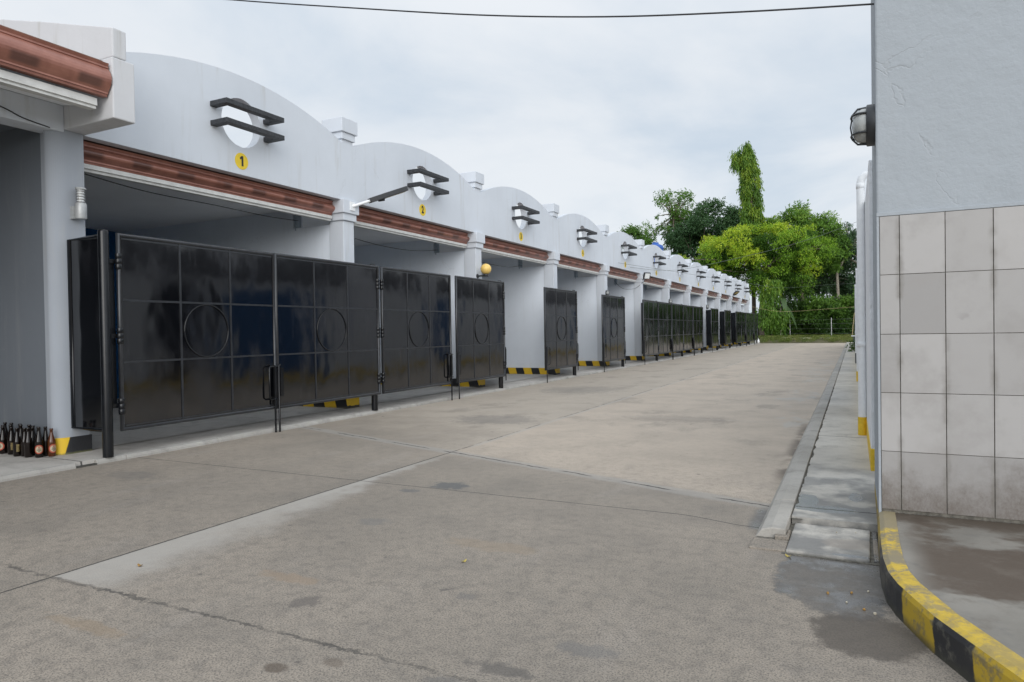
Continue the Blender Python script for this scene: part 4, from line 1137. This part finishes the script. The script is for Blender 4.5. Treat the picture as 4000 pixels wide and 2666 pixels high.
# thicket
cl_ = []
for i in range(400):
    x = random.uniform(-10.5, 1.8) if i < 300 else random.uniform(1.5, 9); dpt = random.random(); y = 66.3 - .9 * (x + 5.1) * .5 + dpt * 6.
    top = 1.9 + .16 * (x + 9) + dpt * .5 + .35 * math.sin(x * 1.7) + random.uniform(-.4, .3)
    cl_.append((x, y, random.uniform(.35, max(.6, top)), random.uniform(.35, .7), random.uniform(.35, .7), random.uniform(.3, .5)))
o = leaves('thicket', M['leaf_hedge'], None, cl_, 330, .2, aspect=.55, droop=.15, shell=.6, sprig=4, topbias=.6, flat_=.7, tintf=lambda c: .16 + .17 * c[:, 2] + .25 * (np.sin(c[:, 0] * 1.3 + 1) > .4))
tag(o, kind='stuff')
cl_ = [(-3.2 + random.gauss(0, .9), 68.5 + random.gauss(0, .5), 2.75 + random.gauss(0, .35), .45, .45, .32) for i in range(42)]
bs = thing('creeper_bush', (-3.2, 68.5, .3), 'brighter green bush of creepers on top of the thicket', 'bush')
leaves('foliage', M['leaf_hedge'], bs, cl_, 190, .2, aspect=.55, sprig=4, tintf=lambda c: .75 + 0 * c[:, 0])
MB().tube([(-3.2, 68.5, .3), (-3.1, 68.5, 2.6)], [.06, .03], 6).build('stem', M['bark'], bs)
# verge: bank, grass, rubble
b = MB(); nx_, ny_ = 40, 14; vs = []
for j in range(ny_ + 1):
    for i in range(nx_ + 1):
        x = -14 + 18 * i / nx_; y = 57.62 + 12 * j / ny_; u = min(1, (y - 57.62) / 4.)
        vs.append((x, y, -.045 + .32 * u ** .7 + (.03 * math.sin(x * 3.1 + y) * u)))
b.add(vs, [(j * (nx_ + 1) + i, j * (nx_ + 1) + i + 1, (j + 1) * (nx_ + 1) + i + 1, (j + 1) * (nx_ + 1) + i) for j in range(ny_) for i in range(nx_)], True)
tag(b.build('verge', M['earth']), kind='structure')
cl_ = []
for i in range(260):
    x = random.uniform(-7.4, .6); y = random.uniform(57.9, 65)
    u = min(1, (y - 57.62) / 4.); z = -.045 + .32 * u ** .7
    cl_.append((x, y, z + .05, .3, .3, .06))
tag(leaves('grass', M['grass'], None, cl_, 90, .10, aspect=.22, droop=-.9, sprig=2, shell=.1, flat_=.1), kind='stuff')
for i in range(17):
    x = random.choice([random.gauss(-3.4, .9), random.uniform(-6, -1)]); y = 61.2 - .35 * (x + 3.5) + random.uniform(-.5, .5)
    s_ = random.uniform(.10, .24)
    import bmesh
    bm = bmesh.new(); bmesh.ops.create_icosphere(bm, subdivisions=2, radius=s_)
    for v in bm.verts: v.co = Vector((v.co.x * 1.5, v.co.y, v.co.z * .55)) * random.uniform(.75, 1.2)
    me = bpy.data.meshes.new('rubble_piece'); bm.to_mesh(me); bm.free(); me.materials.append(M['rubble'])
    o = bpy.data.objects.new('rubble_piece', me); COL.objects.link(o); o.location = (x, y, .30); o.rotation_euler.z = random.random() * 6
    tag(o, 'pale lump of broken concrete lying on the grass verge', 'rubble', 'broken concrete along the verge')
# wire fence
fn = thing('wire_fence', (-3.4, 64, .3), 'wire fence on thin pale posts in front of the thicket', 'fence')
fps = [(-8.6, 70.0), (-5.13, 66.0), (-1.66, 62.0), (1.5, 58.4)]
for x, y in fps: MB().tube([(x, y, .2), (x, y, 1.98)], .035, 8).build('fence_post', M['steel'], fn)
g = MB()
for z in (.7, 1.1, 1.5, 1.85): g.tube([(x, y, z) for x, y in fps], .006, 4)
g.build('fence_wire', M['steel'], fn)
o = MB().tube([(-.14, 62.5, .2), (-.08, 62.6, 1.2), (.03, 62.8, 2.35)], [.03, .026, .018], 7).build('bamboo_pole', M['bamboo'])
tag(o, 'leaning dry bamboo pole beside the right wall at the verge', 'pole')
# shed far behind on the right
sh = thing('shed', (-.3, 95, 0), 'grey shed roof glimpsed between the trees on the right', 'shed')
MB().box(-3.0, 3, 95, 99, 0, 4.6).build('wall', M['shed'], sh)
MB().prism([(-3.3, 4.6), (3.3, 5.7), (3.3, 5.85), (-3.3, 4.75)], 94.7, 99.3, 'y').build('roof', M['shed'], sh)
# small plant at the right wall
pl_ = thing('weed', (.03, 36.4, .05), 'small green weed growing at the foot of the far right wall', 'plant')
leaves('foliage', M['leaf_hedge'], pl_, [(.0, 36.4, .28, .14, .2, .18), (-.03, 36.5, .45, .1, .14, .12), (.03, 36.3, .15, .15, .2, .1)], 90, .11, aspect=.5, sprig=2)
# white sack at the end of the row
sk = MB().lathe([(.0, .05), (.16, .05), (.2, .12), (.17, .3), (.08, .42), (.10, .46), (.0, .47)], 12, (-6.85, 56.9, 0)).build('sack', M['pvc_white'])
tag(sk, 'white sack lying at the far end of the garage row', 'sack')
# a few fallen leaves and stones on the paving
for i, (x, y, lab) in enumerate([(-3.5, 2.41, 'brown fallen leaf on the pale cement beside the long joint'), (-1.91, 3.19, 'small yellow fallen leaf in the middle of the paving'), (-.33, 3.98, 'yellow leaf beside the damp patch near the drain cover')]):
    g = MB(); n_ = 8
    vs = [(.019 * math.cos(a), .010 * math.sin(a), .006 + .006 * math.cos(2 * a)) for a in [2 * PI * q / n_ for q in range(n_)]] + [(0, 0, .003)]
    g.add(vs, [(q, (q + 1) % n_, n_) for q in range(n_)])
    o = g.build('fallen_leaf', M['dryleaf'] if i == 0 else M['oldleaf']); o.location = (x, y, .002); o.rotation_euler.z = i * 1.3
    tag(o, lab, 'leaf', 'fallen leaves on the paving')
for i, (x, y) in enumerate([(.03, 3.36), (-.04, 3.42), (.07, 3.33), (-.12, 3.5), (.0, 4.44), (-.1, 4.40), (-.02, 3.55), (.05, 3.6)]):
    s_ = random.uniform(.004, .008); bm = bmesh.new(); bmesh.ops.create_icosphere(bm, subdivisions=1, radius=s_)
    for v in bm.verts: v.co *= random.uniform(.7, 1.2)
    me = bpy.data.meshes.new('pebble'); bm.to_mesh(me); bm.free(); me.materials.append(M['rubble'] if i % 3 else M['dryleaf'])
    o = bpy.data.objects.new('pebble', me); COL.objects.link(o); o.location = (x, y, s_ * .6 + (.045 if y > 4 else 0))
    tag(o, 'tiny pebble on the damp concrete near the drain cover', 'pebble', 'pebbles near the drain cover')
